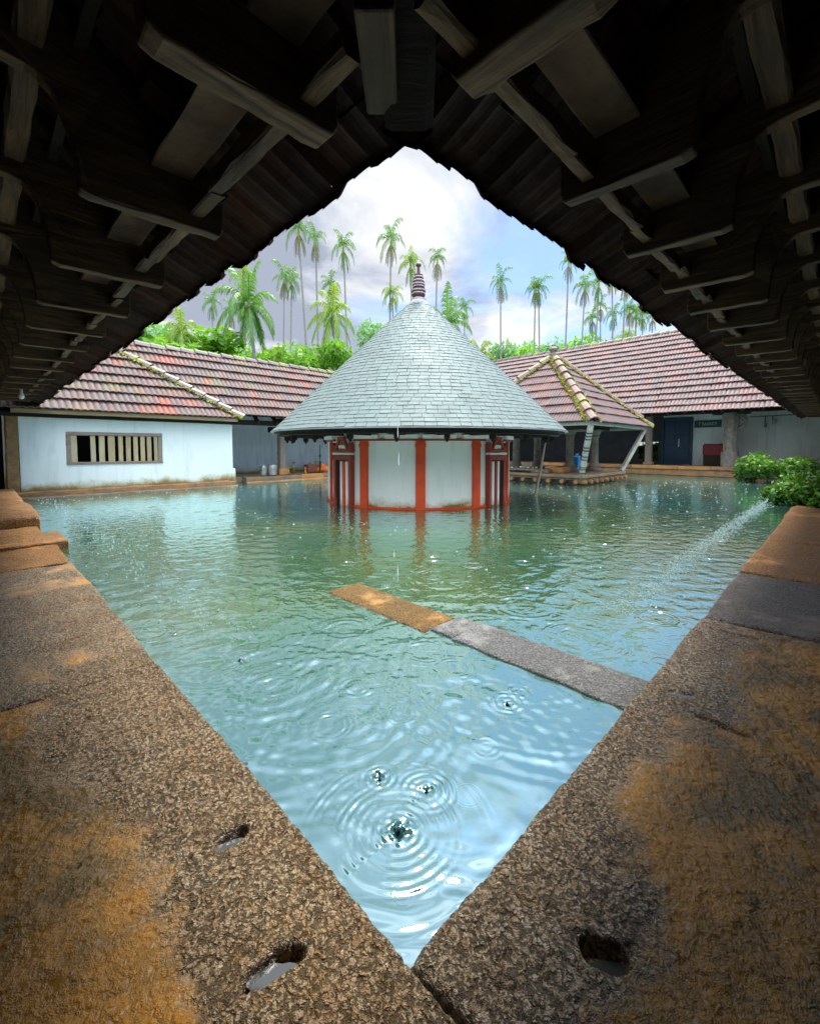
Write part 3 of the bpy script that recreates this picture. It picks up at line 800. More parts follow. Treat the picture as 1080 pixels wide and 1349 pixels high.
    roof = mesh_obj('roof', V, Fc, SLATE, rt, rnd=Rn)
    ub = MB(); ub.lathe([(Re - .015, ze - .012), (Re * .7, prof(.3)[1] - .05), (.2, zt - .06), (.15, zt - .1), (Re * .68, prof(.3)[1] - .10), (Re - .03, ze - .03)], n=72)
    ub.build('roof_boarding', WOODD, rt)
    rim = MB()
    arc(rim, 0, 2 * math.pi * .9999, Re - .03, Re + .022, ze - .018, ze - .003, 96); rim.build('drip_edge', simple('lead_edge', (.28, .33, .34), (.36, .41, .42), 5, .4, .1), rt)
    # finial
    fz = lambda y: EYE + (590 - y) / 569 * 8.38
    f = empty('finial', (0, 0, 3.70 * .10)); f.scale = (.86, .86, .90); f.parent = rt
    m_ = MB(); m_.lathe([(.22, fz(406)), (.205, fz(403)), (.17, fz(400)), (.175, fz(398.5)), (.13, fz(396.5)), (.09, fz(395)), (.02, fz(395))], n=32); m_.build('collar', FINWH, f, True)
    pr = []; pw = []
    for (y, r) in ((395, .125), (392, .150), (389.5, .125), (387.5, .155), (384, .155), (381.5, .10), (379, .142), (376, .12), (373.5, .135), (370.5, .095), (368, .11), (365.5, .085), (363.5, .095), (361.5, .04), (354, .026), (352, .03), (350.5, .058), (348.5, .06), (346.5, .035), (343, .004)):
        pr.append((r, fz(y)))
    m_ = MB(); m_.lathe(pr, n=28); m_.build('spire', FINIAL, f, True)
    m_ = MB()
    m_.lathe([(.05, fz(347.5)), (.03, fz(345)), (.004, fz(341.5))], n=14); m_.build('tip', FINWH, f, True)
    for (y, r) in ((390, .152), (386, .166), (380.5, .142), (376.8, .146), (371.5, .122), (366.6, .108)):
        m_ = MB(); n_ = 40; z_ = fz(y)
        m_.lathe([(r - .02, z_ - .004), (r, z_), (r - .004, z_ + .016), (r - .02, z_ + .02)], n=n_)
        for v_i, v in enumerate(m_.v):
            if v_i % n_ % 2: v.x *= .93; v.y *= .93
            if v_i % n_ % 2 == 0 and v_i // n_ == 1: v.z -= .014
        m_.build('petal_ring', FINWH, f)
shrine()

# leaning pole beside the shrine
def pole():
    p0 = at_y(706, 648, 8.7); p1 = at_y(718, 582, 8.9)
    m = MB(); d = (p1 - p0)
    m.tube([p0 - d * 1.2, p0, p0 + d * .5 + Vector((.01, 0, 0)), p1], [.03, .03, .027, .022], 8)
    o = m.build('wooden_pole', WOODG, None, True); tag(o, 'slim weathered pole leaning out of the water right of the round shrine', 'pole')
pole()

# ================================================================ LEFT BUILDING
LB = 11.0
def left_building():
    rt = empty('left_hall', W(0, 0, 0), Q, 'low blue-white hall on the left with a barred window and a mossy red tiled roof', 'building')
    def pt(a, b, z): return Vector((a, b, z))
    zt = 1.60
    # front wall round the window opening
    wa0, wa1, wz0, wz1 = 1.28, 2.97, .62, 1.28
    a0, a1, th = .56, 4.60, .30
    vs = []; fs = []
    w = MB()
    def wl2(x0, x1, z0, z1): w.box(((x0 + x1) / 2, LB + th / 2, (z0 + z1) / 2), (x1 - x0, th, z1 - z0), .001)
    wl2(a0, wa0, .10, zt); wl2(wa1, a1, .10, zt); wl2(wa0, wa1, .10, wz0); wl2(wa0, wa1, wz1, zt)
    w.build('front_wall', WALL_L, rt)
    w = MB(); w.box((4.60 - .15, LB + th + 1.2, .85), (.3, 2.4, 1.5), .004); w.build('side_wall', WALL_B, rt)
    w = MB(); w.box((4.61, LB + .15, .27), (.12, .34, .34), .03); w.build('buttress', WALL_L, rt)
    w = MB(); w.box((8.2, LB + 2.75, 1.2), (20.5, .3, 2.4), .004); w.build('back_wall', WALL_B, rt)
    # black sheets paint in the dark of the room behind the window
    w = MB(); w.box((2.5, LB + 1.5, .8), (3.6, .05, 1.6)); w.box((.62, LB + 1, .8), (.05, 1.4, 1.6)); w.box((2.4, LB + .9, .08), (3.6, 1.3, .05)); w.build('room_dark_sheet', BLACKW, rt)
    # wall end post
    w = MB(); w.beam((.45, LB + .08, .0), (.47, LB + .08, 1.62), .17, .2, 14, .008); w.build('corner_post', LATER, rt)
    # plinth course
    p = MB(); x = a0 - .06; rg = random.Random(2)
    while x < a1 + .03:
        L = min(rg.uniform(.5, 1.2), a1 + .05 - x)
        if L < .08: break
        p.beam((x, LB - .015 + rg.uniform(-.01, .01), .05), (x + L - .006, LB - .015, .055 + rg.uniform(-.008, .01)), .16, .15 + rg.uniform(-.01, .012), 0, .006, seed=int(x * 9)); x += L
    p.build('plinth', PLINTH, rt)
    p = MB(); p.beam((.3, LB - .14, -.04), (4.66, LB - .10, -.04), .12, .12, 40, .008); p.build('lower_plinth', DSTONE, rt)
    # window
    wi = empty('window'); wi.parent = rt
    m = MB(); yb = LB + .02
    m.beam((wa0 - .02, yb, wz1 - .03), (wa1 + .02, yb, wz1 - .03), .1, .07, 12, .002); m.beam((wa0 - .02, yb, wz0 + .025), (wa1 + .02, yb, wz0 + .025), .1, .05, 12, .002)
    m.beam((wa0 + .02, yb, wz0), (wa0 + .02, yb, wz1 - .05), .055, .09, 6, .002); m.beam((wa1 - .02, yb, wz0), (wa1 - .02, yb, wz1 - .05), .055, .09, 6, .002)
    m.build('window_frame', wood_mat('window_frame_wood', (.2, .15, .12), (.34, .27, .22), (.3, .26, .22), .7, 0), wi)
    xs = [1.385, 1.70, 1.85, 2.02, 2.185, 2.325, 2.465, 2.60, 2.73, 2.86]; ww = [.10, .085, .10, .12, .085, .09, .085, .085, .085, .07]
    for x, wd in zip(xs, ww):
        m = MB(); m.beam((x, yb - .01, wz0 + .05), (x + rg.uniform(-.004, .004), yb - .01, wz1 - .06), wd, .03, 6, .002, up=(0, 1, 0)); m.build('bar', WOODP, wi)
    # eave timbers
    m = MB(); m.beam((.45, 10.74, 1.655), (4.62, 10.72, 1.655), .05, .085, 30, .003); m.build('fascia_board', WOODE, rt)
    m = MB(); m.beam((-1.4, 10.93, 1.60), (4.7, 10.93, 1.60), .1, .1, 10, .002)
    m.beam((4.7, 11.62, 1.66), (17, 11.62, 1.66), .1, .14, 20, .003)
    m.build('wall_plate', WOODD, rt)
    for k in range(22):
        x = 4.95 + k * .55; m = MB(); m.beam((x, 11.40, 1.64), (x, 13.3, 3.35), .07, .12, 3, .002); m.build('rafter', WOODD, rt)
    # roof: ridge at b = 12.78
    e1, z1 = 10.70, 1.69; rb, rz = 12.80, 3.60
    e2, z2 = 11.25, 1.83
    def plane(e, z, x0, x1, lo, hi, sd):
        S = Vector((0, rb - e, rz - z)); L = S.length; S.normalize(); N = Vector((0, -S.z, S.y))
        return tile_field((x0, e, z), (1, 0, 0), S, N, x1 - x0, L, lo, hi, TILE, 'roof', rt, seed=sd), L
    Lr = math.hypot(rb - e1, rz - z1)
    hx0, hx1 = 4.72, 2.10          # where the mossy line meets eave and ridge
    f1, L1 = plane(e1, z1, -1.4, 4.8, lambda t: 0, lambda t: (hx0 + 1.4) + (hx1 - hx0) * t / Lr, 1)
    L2 = math.hypot(rb - e2, rz - z2)
    f2, _ = plane(e2, z2, 2.0, 17.0, lambda t: (hx0 - 2.0) + (hx1 - hx0) * min(t / L2, 1) - .02, lambda t: 15.0, 2)
    # back slope
    S = Vector((0, -(14.9 - rb), rz - 1.9)); L = S.length; S.normalize(); N = Vector((0, -S.z, S.y)) * -1
    w = MB(); w.add([(-1.4, 14.9, 1.9), (17, 14.9, 1.9), (17, rb, rz - .02), (-1.4, rb, rz - .02)], [(0, 1, 2, 3)]); w.build('back_slope', TILE, rt)
    # timber deck under the tiles
    w = MB(); w.add([(4.0, e2 + .05, z2 - .02), (17, e2 + .05, z2 - .02), (17, rb, rz - .06), (3.0, rb, rz - .06)], [(0, 1, 2, 3)])
    w.add([(-1.4, e1 + .05, z1 - .03), (4.6, e1 + .05, z1 - .03), (2.1, rb, rz - .06), (-1.4, rb, rz - .06)], [(0, 1, 2, 3)]); w.build('roof_lining', WOODD, rt)
    ridge_line((hx0 + .03, e1 - .02, z1 + .06), (hx1, rb, rz + .05), RIDGE, 'hip_ridge', rt, .34, .105, 3, mossy=(1, -1))
    ridge_line((-1.4, rb, rz + .02), (17, rb, rz + .02), RIDGE, 'ridge', rt, .36, .10, 5, mossy=(-1,))
left_building()

def end_of_left_verandah():
    """doorway at the end of the left verandah, its dark painted as a black panel"""
    rt = empty('end_wall', W(0, 0, 0), Q, 'doorway at the far end of the left verandah, its darkness a black panel', 'wall')
    w = MB(); w.box((-.6, LB + .5, 1.0), (1.9, .06, 2.4)); w.build('doorway_dark_panel', BLACKW, rt)  # closed black panel in place of the unlit interior
    w = MB(); w.box((-.6, LB + .2, 1.68), (2.2, .25, .10)); w.build('lintel', WOODD, rt)
end_of_left_verandah()

# far-left gallery floor
def gallery_floor_left():
    rt = empty('gallery_platform', W(5, 11.7, 0), Q, 'low stone platform of the far left gallery carrying pots and lamps', 'platform')
    rg = random.Random(8); x = .25; i = 0
    for (n_, L, z, m) in (('edge_stone', .75, .13, DSTONE), ('edge_stone', 1.0, .13, DSTONE), ('edge_stone', .8, .15, OSTONE), ('edge_stone', 1.3, .15, DSTONE), ('edge_stone', 1.4, .16, OSTONE), ('edge_stone', 2.4, .15, OSTONE), ('edge_stone', 4, .15, DSTONE)):
        b = MB(); b.beam((x, .15, z - .13), (x + L - .01, .15, z - .13), .34, .26, 0, .006, seed=i, ch=.08); b.build(n_, m, rt); x += L; i += 1
    b = MB(); b.beam((.2, -.12, -.05), (x, -.08, -.05), .16, .14, 40, .01); b.build('lower_step', OSTONE, rt)
    b = MB(); b.box((6, 1.2, -.1), (12, 1.9, .46), .01); b.build('floor', DSTONE, rt)
gallery_floor_left()

def put(px, py, y): return at_y(px, py, y)
def pot(px, py, y, h, r, lab, m=STEEL, dents=0):
    p = put(px, py, y)
    b = MB(); b.lathe([(r * .78, 0), (r * .86, .01), (r, h * .55), (r * .97, h * .93), (r * 1.08, h), (r * 1.0, h * 1.01), (r * .9, h * .9), (r * .7, h * .2)], n=24)
    rt = empty('steel_pot', p, 0, lab, 'pot', 'steel pots on the gallery platform')
    b.build('body', m, rt, True)
    c = MB(); c.lathe([(r * .2, h * 1.0), (r * .95, h * 1.0), (r * .9, h * 1.03), (r * .2, h * 1.06), (.015, h * 1.07), (.015, h * 1.12), (.004, h * 1.13)], n=24); c.build('lid', m, rt, True)
    return rt
FLOORY = 12.75
def flpt(px, z=.155, b=11.95):
    r = (px - 540) / F      # x/y
    a = b * (1 + r) / (1 - r)
    return W(a, b, z)
p1 = pot(347, 626, 12.3, .27, .10, 'smaller steel pot on the left platform edge, nearest the white wall')
p1.location = flpt(346.5)
p2 = pot(359, 626, 12.4, .30, .145, 'larger steel pot between the small pot and the wooden pillar')
p2.location = flpt(358.5)

def pillar_left():
    rt = empty('timber_pillar', flpt(371.5, .15, 12.1), Q, 'weathered square timber pillar rising behind the pots at the far left', 'pillar')
    b = MB(); b.beam((0, 0, 0), (0, 0, .18), .30, .30, 2, .004); b.build('base', OSTONE, rt)
    b = MB(); b.beam((0, 0, .18), (0, 0, 1.28), .22, .22, 14, .006); b.build('shaft', WOODG, rt)
    b = MB(); b.beam((-.4, 0, 1.35), (.4, 0, 1.35), .2, .16, 6, .003); b.beam((0, 0, 1.43), (0, 0, 1.7), .3, .2, 2, .003); b.build('capital', WOODD, rt)
    r2 = copy_tree(rt); r2.location = W(11.6, 12.1, .15); tag(r2, 'second timber pillar of the far gallery, mostly hidden behind the shrine', 'pillar')
pillar_left()

def lamp(px, h, lab, b_=11.9, tall=False):
    rt = empty('oil_lamp', flpt(px, .155, b_), 0, lab, 'oil lamp', 'oil lamps on the gallery platform')
    m = MB(); m.lathe([(.07, 0), (.075, .02), (.03, .05), (.018, h * .35), (.03, h * .4), (.016, h * .5), (.016, h * .7), (.05, h * .74), (.07, h * .78), (.05, h * .8), (.02, h * .82), (.012, h * .95), (.003, h)], n=16)
    m.build('stand', BRASS, rt, True)
    m = MB(); m.tube([(0, 0, h), (.01, 0, h * 1.05), (-.004, 0, h * 1.1)], [.01, .012, .002], 6); m.build('knob', BRASS, rt)
lamp(402, .20, 'small brass oil lamp alone on the stone edge'); lamp(380, .22, 'small oil lamp right of the timber pillar', 12.2)
lamp(408, .40, 'dark oil lamp at the left end of the orange bundles', 12.4); lamp(416, .44, 'tall oil lamp behind the orange bundles', 12.5); lamp(387, .42, 'thin tall lamp before the back wall near the pillar', 12.8)

def bundles():
    rt = empty('cloth_bundle', flpt(424, .155, 12.2), Q, 'orange cloth bundles heaped on a brown block beside the shrine', 'bundle')
    for i, (x, z, s) in enumerate(((-.12, .10, .13), (.12, .11, .15), (.36, .10, .14), (.0, .22, .1), (.6, .12, .14))):
        b = MB(); b.lathe([(s * .7, -s * .7), (s, -s * .2), (s * .95, s * .25), (s * .6, s * .6), (s * .1, s * .7)], (x, 0, z), 12); b.build('bundle_roll', ORANGE, rt, True)
    b = MB(); b.box((-.35, .1, .13), (.4, .3, .26), .02); b.build('block', simple('brown_block', (.22, .07, .03), (.14, .05, .03), 6, .7, .5), rt)
    t = empty('standing_trident', flpt(421.5, .155, 12.05), 0, 'black standing lamp rod rising above the orange bundles', 'rod')
    b = MB(); b.tube([(0, 0, 0), (0, 0, .9)], .014, 6); b.lathe([(.05, 0), (.05, .02), (.03, .05), (.035, .35), (.01, .4)], (0, 0, 0), 10); b.build('rod', BLACKW, t)
    b = MB(); b.lathe([(.01, .50), (.04, .53), (.03, .56), (.01, .6)], n=10); b.build('rod_knob', BLACKW, t)
bundles()

# ================================================================ RIGHT BUILDING
RA = 17.2
def right_building():
    rt = empty('right_hall', W(0, 0, 0), Q, 'long open gallery on the right with a high pink-grey tiled roof', 'building')
    zf = .33
    # platform: two courses of orange stone
    rg = random.Random(3); y = -1.0
    i = 0
    while y < 8.9:
        L = rg.uniform(.8, 1.5); b = MB(); b.beam((RA + .2, y, zf - .055), (RA + .2, y + L - .012, zf - .055 + rg.uniform(-.006, .006)), .44, .13, 0, .005, seed=i); b.build('edge_stone', OSTONE if i % 3 else PLINTH, rt); y += L; i += 1
    b = MB(); b.beam((RA + .2, -1, .1), (RA + .2, 9, .1), .36, .24, 50, .008); b.build('lower_course', PLINTH, rt)
    b = MB(); b.box((RA + 1.5, 6.5, .05), (2.5, 16, .54), .01); b.build('floor', DSTONE, rt)
    # back wall: pale to b = 5, then the blue door, beyond it a wall coloured dark for its deep shade
    b = MB(); b.box((19.15, 1.5, 1.45), (.3, 5.0, 2.5), .004); b.box((19.15, 4.5, 2.5), (.3, 1.0, .8), .002); b.build('back_wall', WALL_R, rt)
    b = MB()
    for (y0, y1, z0, z1) in ((5.0, 5.16, .3, 3), (5.16, 5.94, .3, .46), (5.16, 5.94, 1.2, 3), (5.94, 14, .3, 3)):
        b.box((19.15, (y0 + y1) / 2, (z0 + z1) / 2), (.12, y1 - y0, z1 - z0), .002)
    b.build('partition_in_shade', simple('partition_shade_dark', (.03, .035, .042), (.05, .055, .06), 3, .8, .5, 20), rt)
    b = MB(); b.box((19.1, 5.55, .82), (.06, .06, .76)); b.build('window_post', WOODD, rt)
    b = MB(); b.box((18.3, -.9, 1.45), (2.0, .2, 2.5)); b.build('end_partition', BLACKW, rt)
    # door
    d = empty('door'); d.parent = rt
    b = MB(); b.box((18.98, 4.5, 1.18), (.06, 1.0, 1.68), .01); b.build('door_leaf', BLUEP, d)
    b = MB()
    for y_ in (4.02, 4.98): b.box((18.93, y_, 1.2), (.09, .08, 1.76), .01)
    b.box((18.93, 4.5, 2.06), (.09, 1.06, .09), .01)
    for y_ in (4.27, 4.73):
        for z_ in (.7, 1.25, 1.75): b.box((18.94, y_, z_), (.03, .34, .4), .02)
    b.build('door_frame', BLUEP, d)
    b = MB(); b.box((18.90, 4.42, 1.15), (.02, .03, .3), .006); b.build('handle', STEEL, d)
    # wall beam
    b = MB(); b.beam((RA + .15, -1, 2.18), (RA + .15, 14, 2.18), .2, .16, 40, .003); b.build('wall_plate', WOODD, rt)
    for k in range(30):
        y_ = -.8 + k * .5; b = MB(); b.beam((16.45, y_, 2.10), (19.0, y_, 4.40), .07, .11, 3, .002); b.build('rafter', WOODD, rt)
    e, z, rx, rz = 16.45, 2.13, 20.45, 5.75
    S = Vector((rx - e, 0, rz - z)); L = S.length; S.normalize(); N = Vector((-S.z, 0, S.x))
    tile_field((e, -2.0, z), (0, 1, 0), S, N, 17.5, L, lambda t: 0, lambda t: 17.5, TILE_R, 'roof', rt, seed=9, g=.36)
    b = MB(); b.add([(e + .05, -2, z - .03), (e + .05, 15.5, z - .03), (rx, 15.5, rz - .05), (rx, -2, rz - .05)], [(0, 1, 2, 3)]); b.build('roof_lining', WOODD, rt)
    b = MB(); b.add([(24.4, -2, z), (24.4, 15.5, z), (rx, 15.5, rz - .02), (rx, -2, rz - .02)], [(0, 1, 2, 3)]); b.build('back_slope', TILE_R, rt)
    ridge_line((rx, -2, rz + .02), (rx, 15.5, rz + .02), RIDGE, 'ridge', rt, .36, .11, 6)
right_building()

def rpt(px, a=RA, z=.33):
    r = (px - 540) / F; b = a * (1 - r) / (1 + r); return W(a, b, z)
def right_pillars():
    rt = empty('timber_post', rpt(854, 17.45), Q, 'plain square grey post left of the blue door', 'pillar')
    b = MB(); b.beam((0, 0, 0), (0, 0, 1.85), .22, .22, 12, .005); b.build('shaft', WOODG, rt)
    b = MB(); b.box((0, 0, .06), (.3, .3, .12), .02); b.build('base', DSTONE, rt)
    rt = empty('carved_pillar', rpt(961, 17.5), Q, 'thick carved stone pillar with a bracket figure standing before the pale wall', 'pillar')
    b = MB(); b.beam((0, 0, 0), (0, 0, .5), .44, .44, 4, .01, ch=.2); b.beam((0, 0, .5), (0, 0, 1.3), .36, .36, 8, .01, ch=.3); b.beam((0, 0, 1.3), (0, 0, 1.85), .44, .44, 5, .012, ch=.25); b.build('shaft', CARVED, rt)
    b = MB(); b.tube([(0, -.2, 1.25), (.0, -.32, 1.33), (0, -.40, 1.46), (0, -.33, 1.58), (0, -.24, 1.62)], [.05, .07, .06, .07, .05], 8)
    b.tube([(0, -.2, 1.75), (0, -.34, 1.68), (0, -.42, 1.55)], [.05, .06, .03], 8); b.build('bracket_figure', CARVED, rt, True)
    b = MB(); b.beam((0, -.5, 1.8), (0, .5, 1.8), .3, .14, 6, .006); b.build('capital', WOODD, rt)
right_pillars()

def right_items():
    rt = empty('cloth_covered_chest', rpt(942, 18.1), Q, 'chest under a dark red cloth against the pale wall behind the carved pillar', 'chest')
    b = MB(); b.box((0, 0, .30), (.45, .62, .6), .015); b.build('chest_body', WOODD, rt)
    b = MB(); b.box((0, 0, .56), (.50, .68, .42), .05); b.build('cloth', MAROON, rt, True)
    b = MB(); b.box((-.1, -.1, .79), (.2, .2, .03), .008); b.build('tray', FINWH, rt)
    # sign
    r0 = (913 - 540) / F; r1 = (948.5 - 540) / F; a = 18.96; b0 = a * (1 - r1) / (1 + r1); b1 = a * (1 - r0) / (1 + r0)
    yb = (a + (b0 + b1) / 2) / S2
    zc = EYE + (590 - 558.5) / F * yb; h = 9.2 / F * yb
    s = empty('name_board', W(a, (b0 + b1) / 2, zc), Q, 'narrow dark green board with pale lettering right of the blue door', 'sign')
    b = MB(); b.box((0, 0, 0), (.04, b1 - b0, h), .005); b.build('board', SIGN, s)
    # rounded regional script, drawn as strokes (reads from b high to b low)
    L = MB(); w = (b1 - b0) * .66; n = 7; cw = w / n; hh = h * .42
    kinds = [[(0, 0), (0, 1), (.8, 1)], [(.1, .1), (.9, .1), (.9, .6), (.3, .6), (.1, .9), (.9, 1)], [(0, 0), (.5, .9), (1, 0)], [(.1, 1), (.1, .2), (.5, 0), (.9, .2), (.9, 1)],
             [(.1, 0), (.1, .7), (.5, 1), (.8, .7), (.5, .4), (.9, 0)], [(.9, .9), (.3, 1), (.1, .5), (.4, 0), (.9, .1)], [(.1, 0), (.1, .8), (.5, 1), (.9, .8), (.9, 0)]]
    for i in range(n):
        pts = [Vector((-.025, w / 2 - (i + q[0] * .75) * cw - .02, (q[1] - .5) * hh)) for q in kinds[i]]
        for u_, v_ in zip(pts, pts[1:]): L.beam(u_, v_, .012, .016, 1)
    L.build('lettering', LETTER, s)
    # wall lamp and cable rail
    f = empty('wall_bracket', rpt(1008, 18.95, 1.78), Q, 'thin metal lamp bracket fixed high on the pale wall at the far right', 'bracket')
    b = MB(); b.tube([(0, .5, .25), (0, -.9, .27)], .012, 6); b.tube([(0, .05, .25), (-.02, .05, -.12), (-.1, .0, -.12), (-.1, .0, .0)], .012, 6); b.tube([(0, -.15, .25), (0, -.15, -.02), (-.12, -.15, -.02)], .012, 6); b.build('rail', WOODD, f)
    b = MB(); b.lathe([(.02, -.05), (.05, -.03), (.05, .05), (.02, .08)], (-.06, -.2, .05), 10); b.build('lamp_holder', FINWH, f)
    g = empty('blue_can', W(13.9, 7.0, .30), Q, 'bright blue plastic can standing in the shade behind the tiled pavilion pillars', 'can')
    g.location = rpt(760, 14.3, .27)
    b = MB(); b.box((0, 0, .21), (.22, .16, .42), .02); b.build('body', BLUEB, g)
    b = MB(); b.lathe([(.03, .41), (.03, .46), (.005, .47)], n=12); b.tube([(0, -.06, .42), (0, -.05, .48), (0, .05, .48), (0, .06, .42)], .01, 6); b.build('handle', BLUEB, g)
right_items()

# ================================================================ PAVILION
def pavilion():
    ca, cb = 12.35, 6.25
    rt = empty('tiled_pavilion', W(ca, cb, 0), Q, 'small open pavilion with a mossy pyramid roof of pink tiles on leaning struts', 'pavilion')
    hx, ap = 2.10, 3.72
    ez = 1.60; zp = .27; px_ = (10.8 - ca, 13.85 - ca); py_ = (4.6 - cb, 7.7 - cb)
    # deck
    b = MB(); cx, cy = (px_[0] + px_[1]) / 2, (py_[0] + py_[1]) / 2; sx, sy = px_[1] - px_[0], py_[1] - py_[0]
    b.box((cx, cy, zp - .05), (sx, sy, .085), .02); b.box((cx, cy, zp - .12), (sx - .1, sy - .1, .05), .01); b.box((cx, cy, -.2), (sx - .5, sy - .5, .62), .02)
    b.build('deck', DSTONE, rt)
    for k in range(9):
        t = .12 + k * .36; b = MB(); b.tube([(px_[0] + t, py_[0] + .3, .09), (px_[0] + t, py_[0] - .03, .085)], [.05, .055], 10); b.build('joist_end', PLINTH, rt)
    for k in range(8):
        t = .2 + k * .38; b = MB(); b.tube([(px_[0] + .3, py_[0] + t, .09), (px_[0] - .02, py_[0] + t, .085)], [.05, .055], 10); b.build('joist_end', PLINTH, rt)
    # roof planes
    half = hx
    corners = [(-half, -half), (half, -half), (half, half), (-half, half)]
    for i in range(4):
        c0 = Vector((*corners[i], ez)); c1 = Vector((*corners[(i + 1) % 4], ez)); A = (c1 - c0).normalized()
        mid = (c0 + c1) / 2; S = (Vector((0, 0, ap)) - mid); L = S.length; S.normalize(); N = A.cross(S)
        Wd = 2 * half
        tile_field(c0, A, S, N, Wd, L, lambda t, L=L: half * t / L, lambda t, L=L: Wd - half * t / L, TILE_R, 'roof_face', rt, seed=20 + i, g=.335, lift=.026, per=3, smp=4)
    for i, ms in enumerate(((1, -1), (1, -1), (1,), (1, -1))):
        c0 = Vector((*corners[i], ez)); d = (Vector((0, 0, ap)) - c0)
        ridge_line(c0 + Vector((0, 0, .07)) - d * .01, c0 + d * .985 + Vector((0, 0, .07)), RIDGE_R, 'hip_ridge', rt, .40, .125, 30 + i, mossy=ms)
    b = MB(); b.lathe([(.14, ap), (.15, ap + .05), (.07, ap + .09), (.07, ap + .12), (.13, ap + .17), (.14, ap + .21), (.08, ap + .27), (.05, ap + .30), (.06, ap + .33), (.01, ap + .38)], n=16); b.build('finial', CARVED, rt, True)
    b = MB()
    for i in range(4):
        c0 = Vector((*corners[i], ez - .07)) * 1; c1 = Vector((*corners[(i + 1) % 4], ez - .07))
        k = .965; b.beam((c0.x * k, c0.y * k, ez - .05), (c1.x * k, c1.y * k, ez - .05), .05, .09, 10, .003)
    b.build('eave_beam', WOODW, rt)
    b = MB()
    V = [(x * .95, y * .95, ez - .02) for x, y in corners] + [(0, 0, ap - .12)]
    b.add(V, [(0, 1, 4), (1, 2, 4), (2, 3, 4), (3, 0, 4)]); b.build('roof_lining', WOODD, rt)
    # corner struts
    def strut(c, f, m, bands):
        b = MB(); p0 = Vector(f); p1 = Vector(c)
        b.beam(p0, p1, .13, .10, 14, .004); o = b.build('strut', m, rt)
        if bands:
            k = MB(); d = p1 - p0
            for t in (.04, .12, .16, .32, .38, .50, .56, .72, .78, .84):
                k.beam(p0 + d * t, p0 + d * (t + .018), .145, .115, 1)
            k.build('painted_band', BLACKW, o)
    strut((-half + .12, -half + .12, ez - .08), (px_[0] + .10, py_[0] + .10, zp), WOODW, True)
    strut((half - .10, -half + .12, ez - .08), (px_[1] - .12, py_[0] + .10, zp), WOODW, False)
    strut((-half + .12, half - .12, ez - .08), (px_[0] + .10, py_[1] - .10, zp), WOODW, False)
    # turned stone columns
    for (a, b_) in ((12.6, 5.8), (13.1, 5.27), (11.9, 7.2), (13.4, 7.3)):
        b = MB(); c = (a - ca, b_ - cb, 0)
        b.lathe([(.23, zp), (.24, zp + .06), (.17, zp + .10), (.18, zp + .16), (.13, zp + .22), (.115, zp + .3), (.11, 1.25), (.14, 1.29), (.12, 1.34), (.17, 1.40), (.17, 1.5)], c, 20); b.build('column', CARVED, rt, True)
    b = MB()
    for y in (-1.0, .9): b.beam((-1.6, y, 1.56), (1.7, y, 1.56), .13, .14, 8, .003)
    b.build('tie_beam', WOODD, rt)
    # step blocks on the deck
    def blk(a, b_, sx, sy, h, m, nm, lab, cat, z=zp):
        o = MB(); o.box((0, 0, h / 2), (sx, sy, h), .02); o = o.build(nm, m); o.location = W(a, b_, z - .006); o.rotation_euler = (0, 0, Q + .1); tag(o, lab, cat)
    blk(11.6, 5.6, .7, .35, .16, OSTONE, 'stone_block', 'orange brown stone block lying on the pavilion deck by the pole', 'stone block')
    blk(11.15, 5.9, .5, .5, .10, DSTONE, 'stone_block', 'flat dark stone on the pavilion deck near the shrine', 'stone block')
    # offering tray
    o = empty('offering_tray', W(11.1, 6.45, zp + .002), Q, 'low tray of yellow and white flowers at the left of the pavilion deck', 'tray')
    b = MB(); b.box((0, 0, .08), (.5, .9, .05), .01)
    for x in (-.2, .2):
        for y in (-.38, .38): b.box((x, y, .03), (.05, .05, .06), .004)
    b.build('tray', WOODG, o)
    rg = random.Random(3)
    for k in range(9):
        b = MB(); s = rg.uniform(.025, .05); b.lathe([(s * .5, 0), (s, s * .5), (s * .8, s), (s * .2, s * 1.3)], (rg.uniform(-.2, .2), rg.uniform(-.4, .4), .104), 8)
        b.build('flower', simple('flower_%d' % k, (.7, .6, .05) if k % 2 else (.7, .7, .6), (.6, .5, .05) if k % 2 else (.8, .8, .7), 9, .7), o, True)
pavilion()

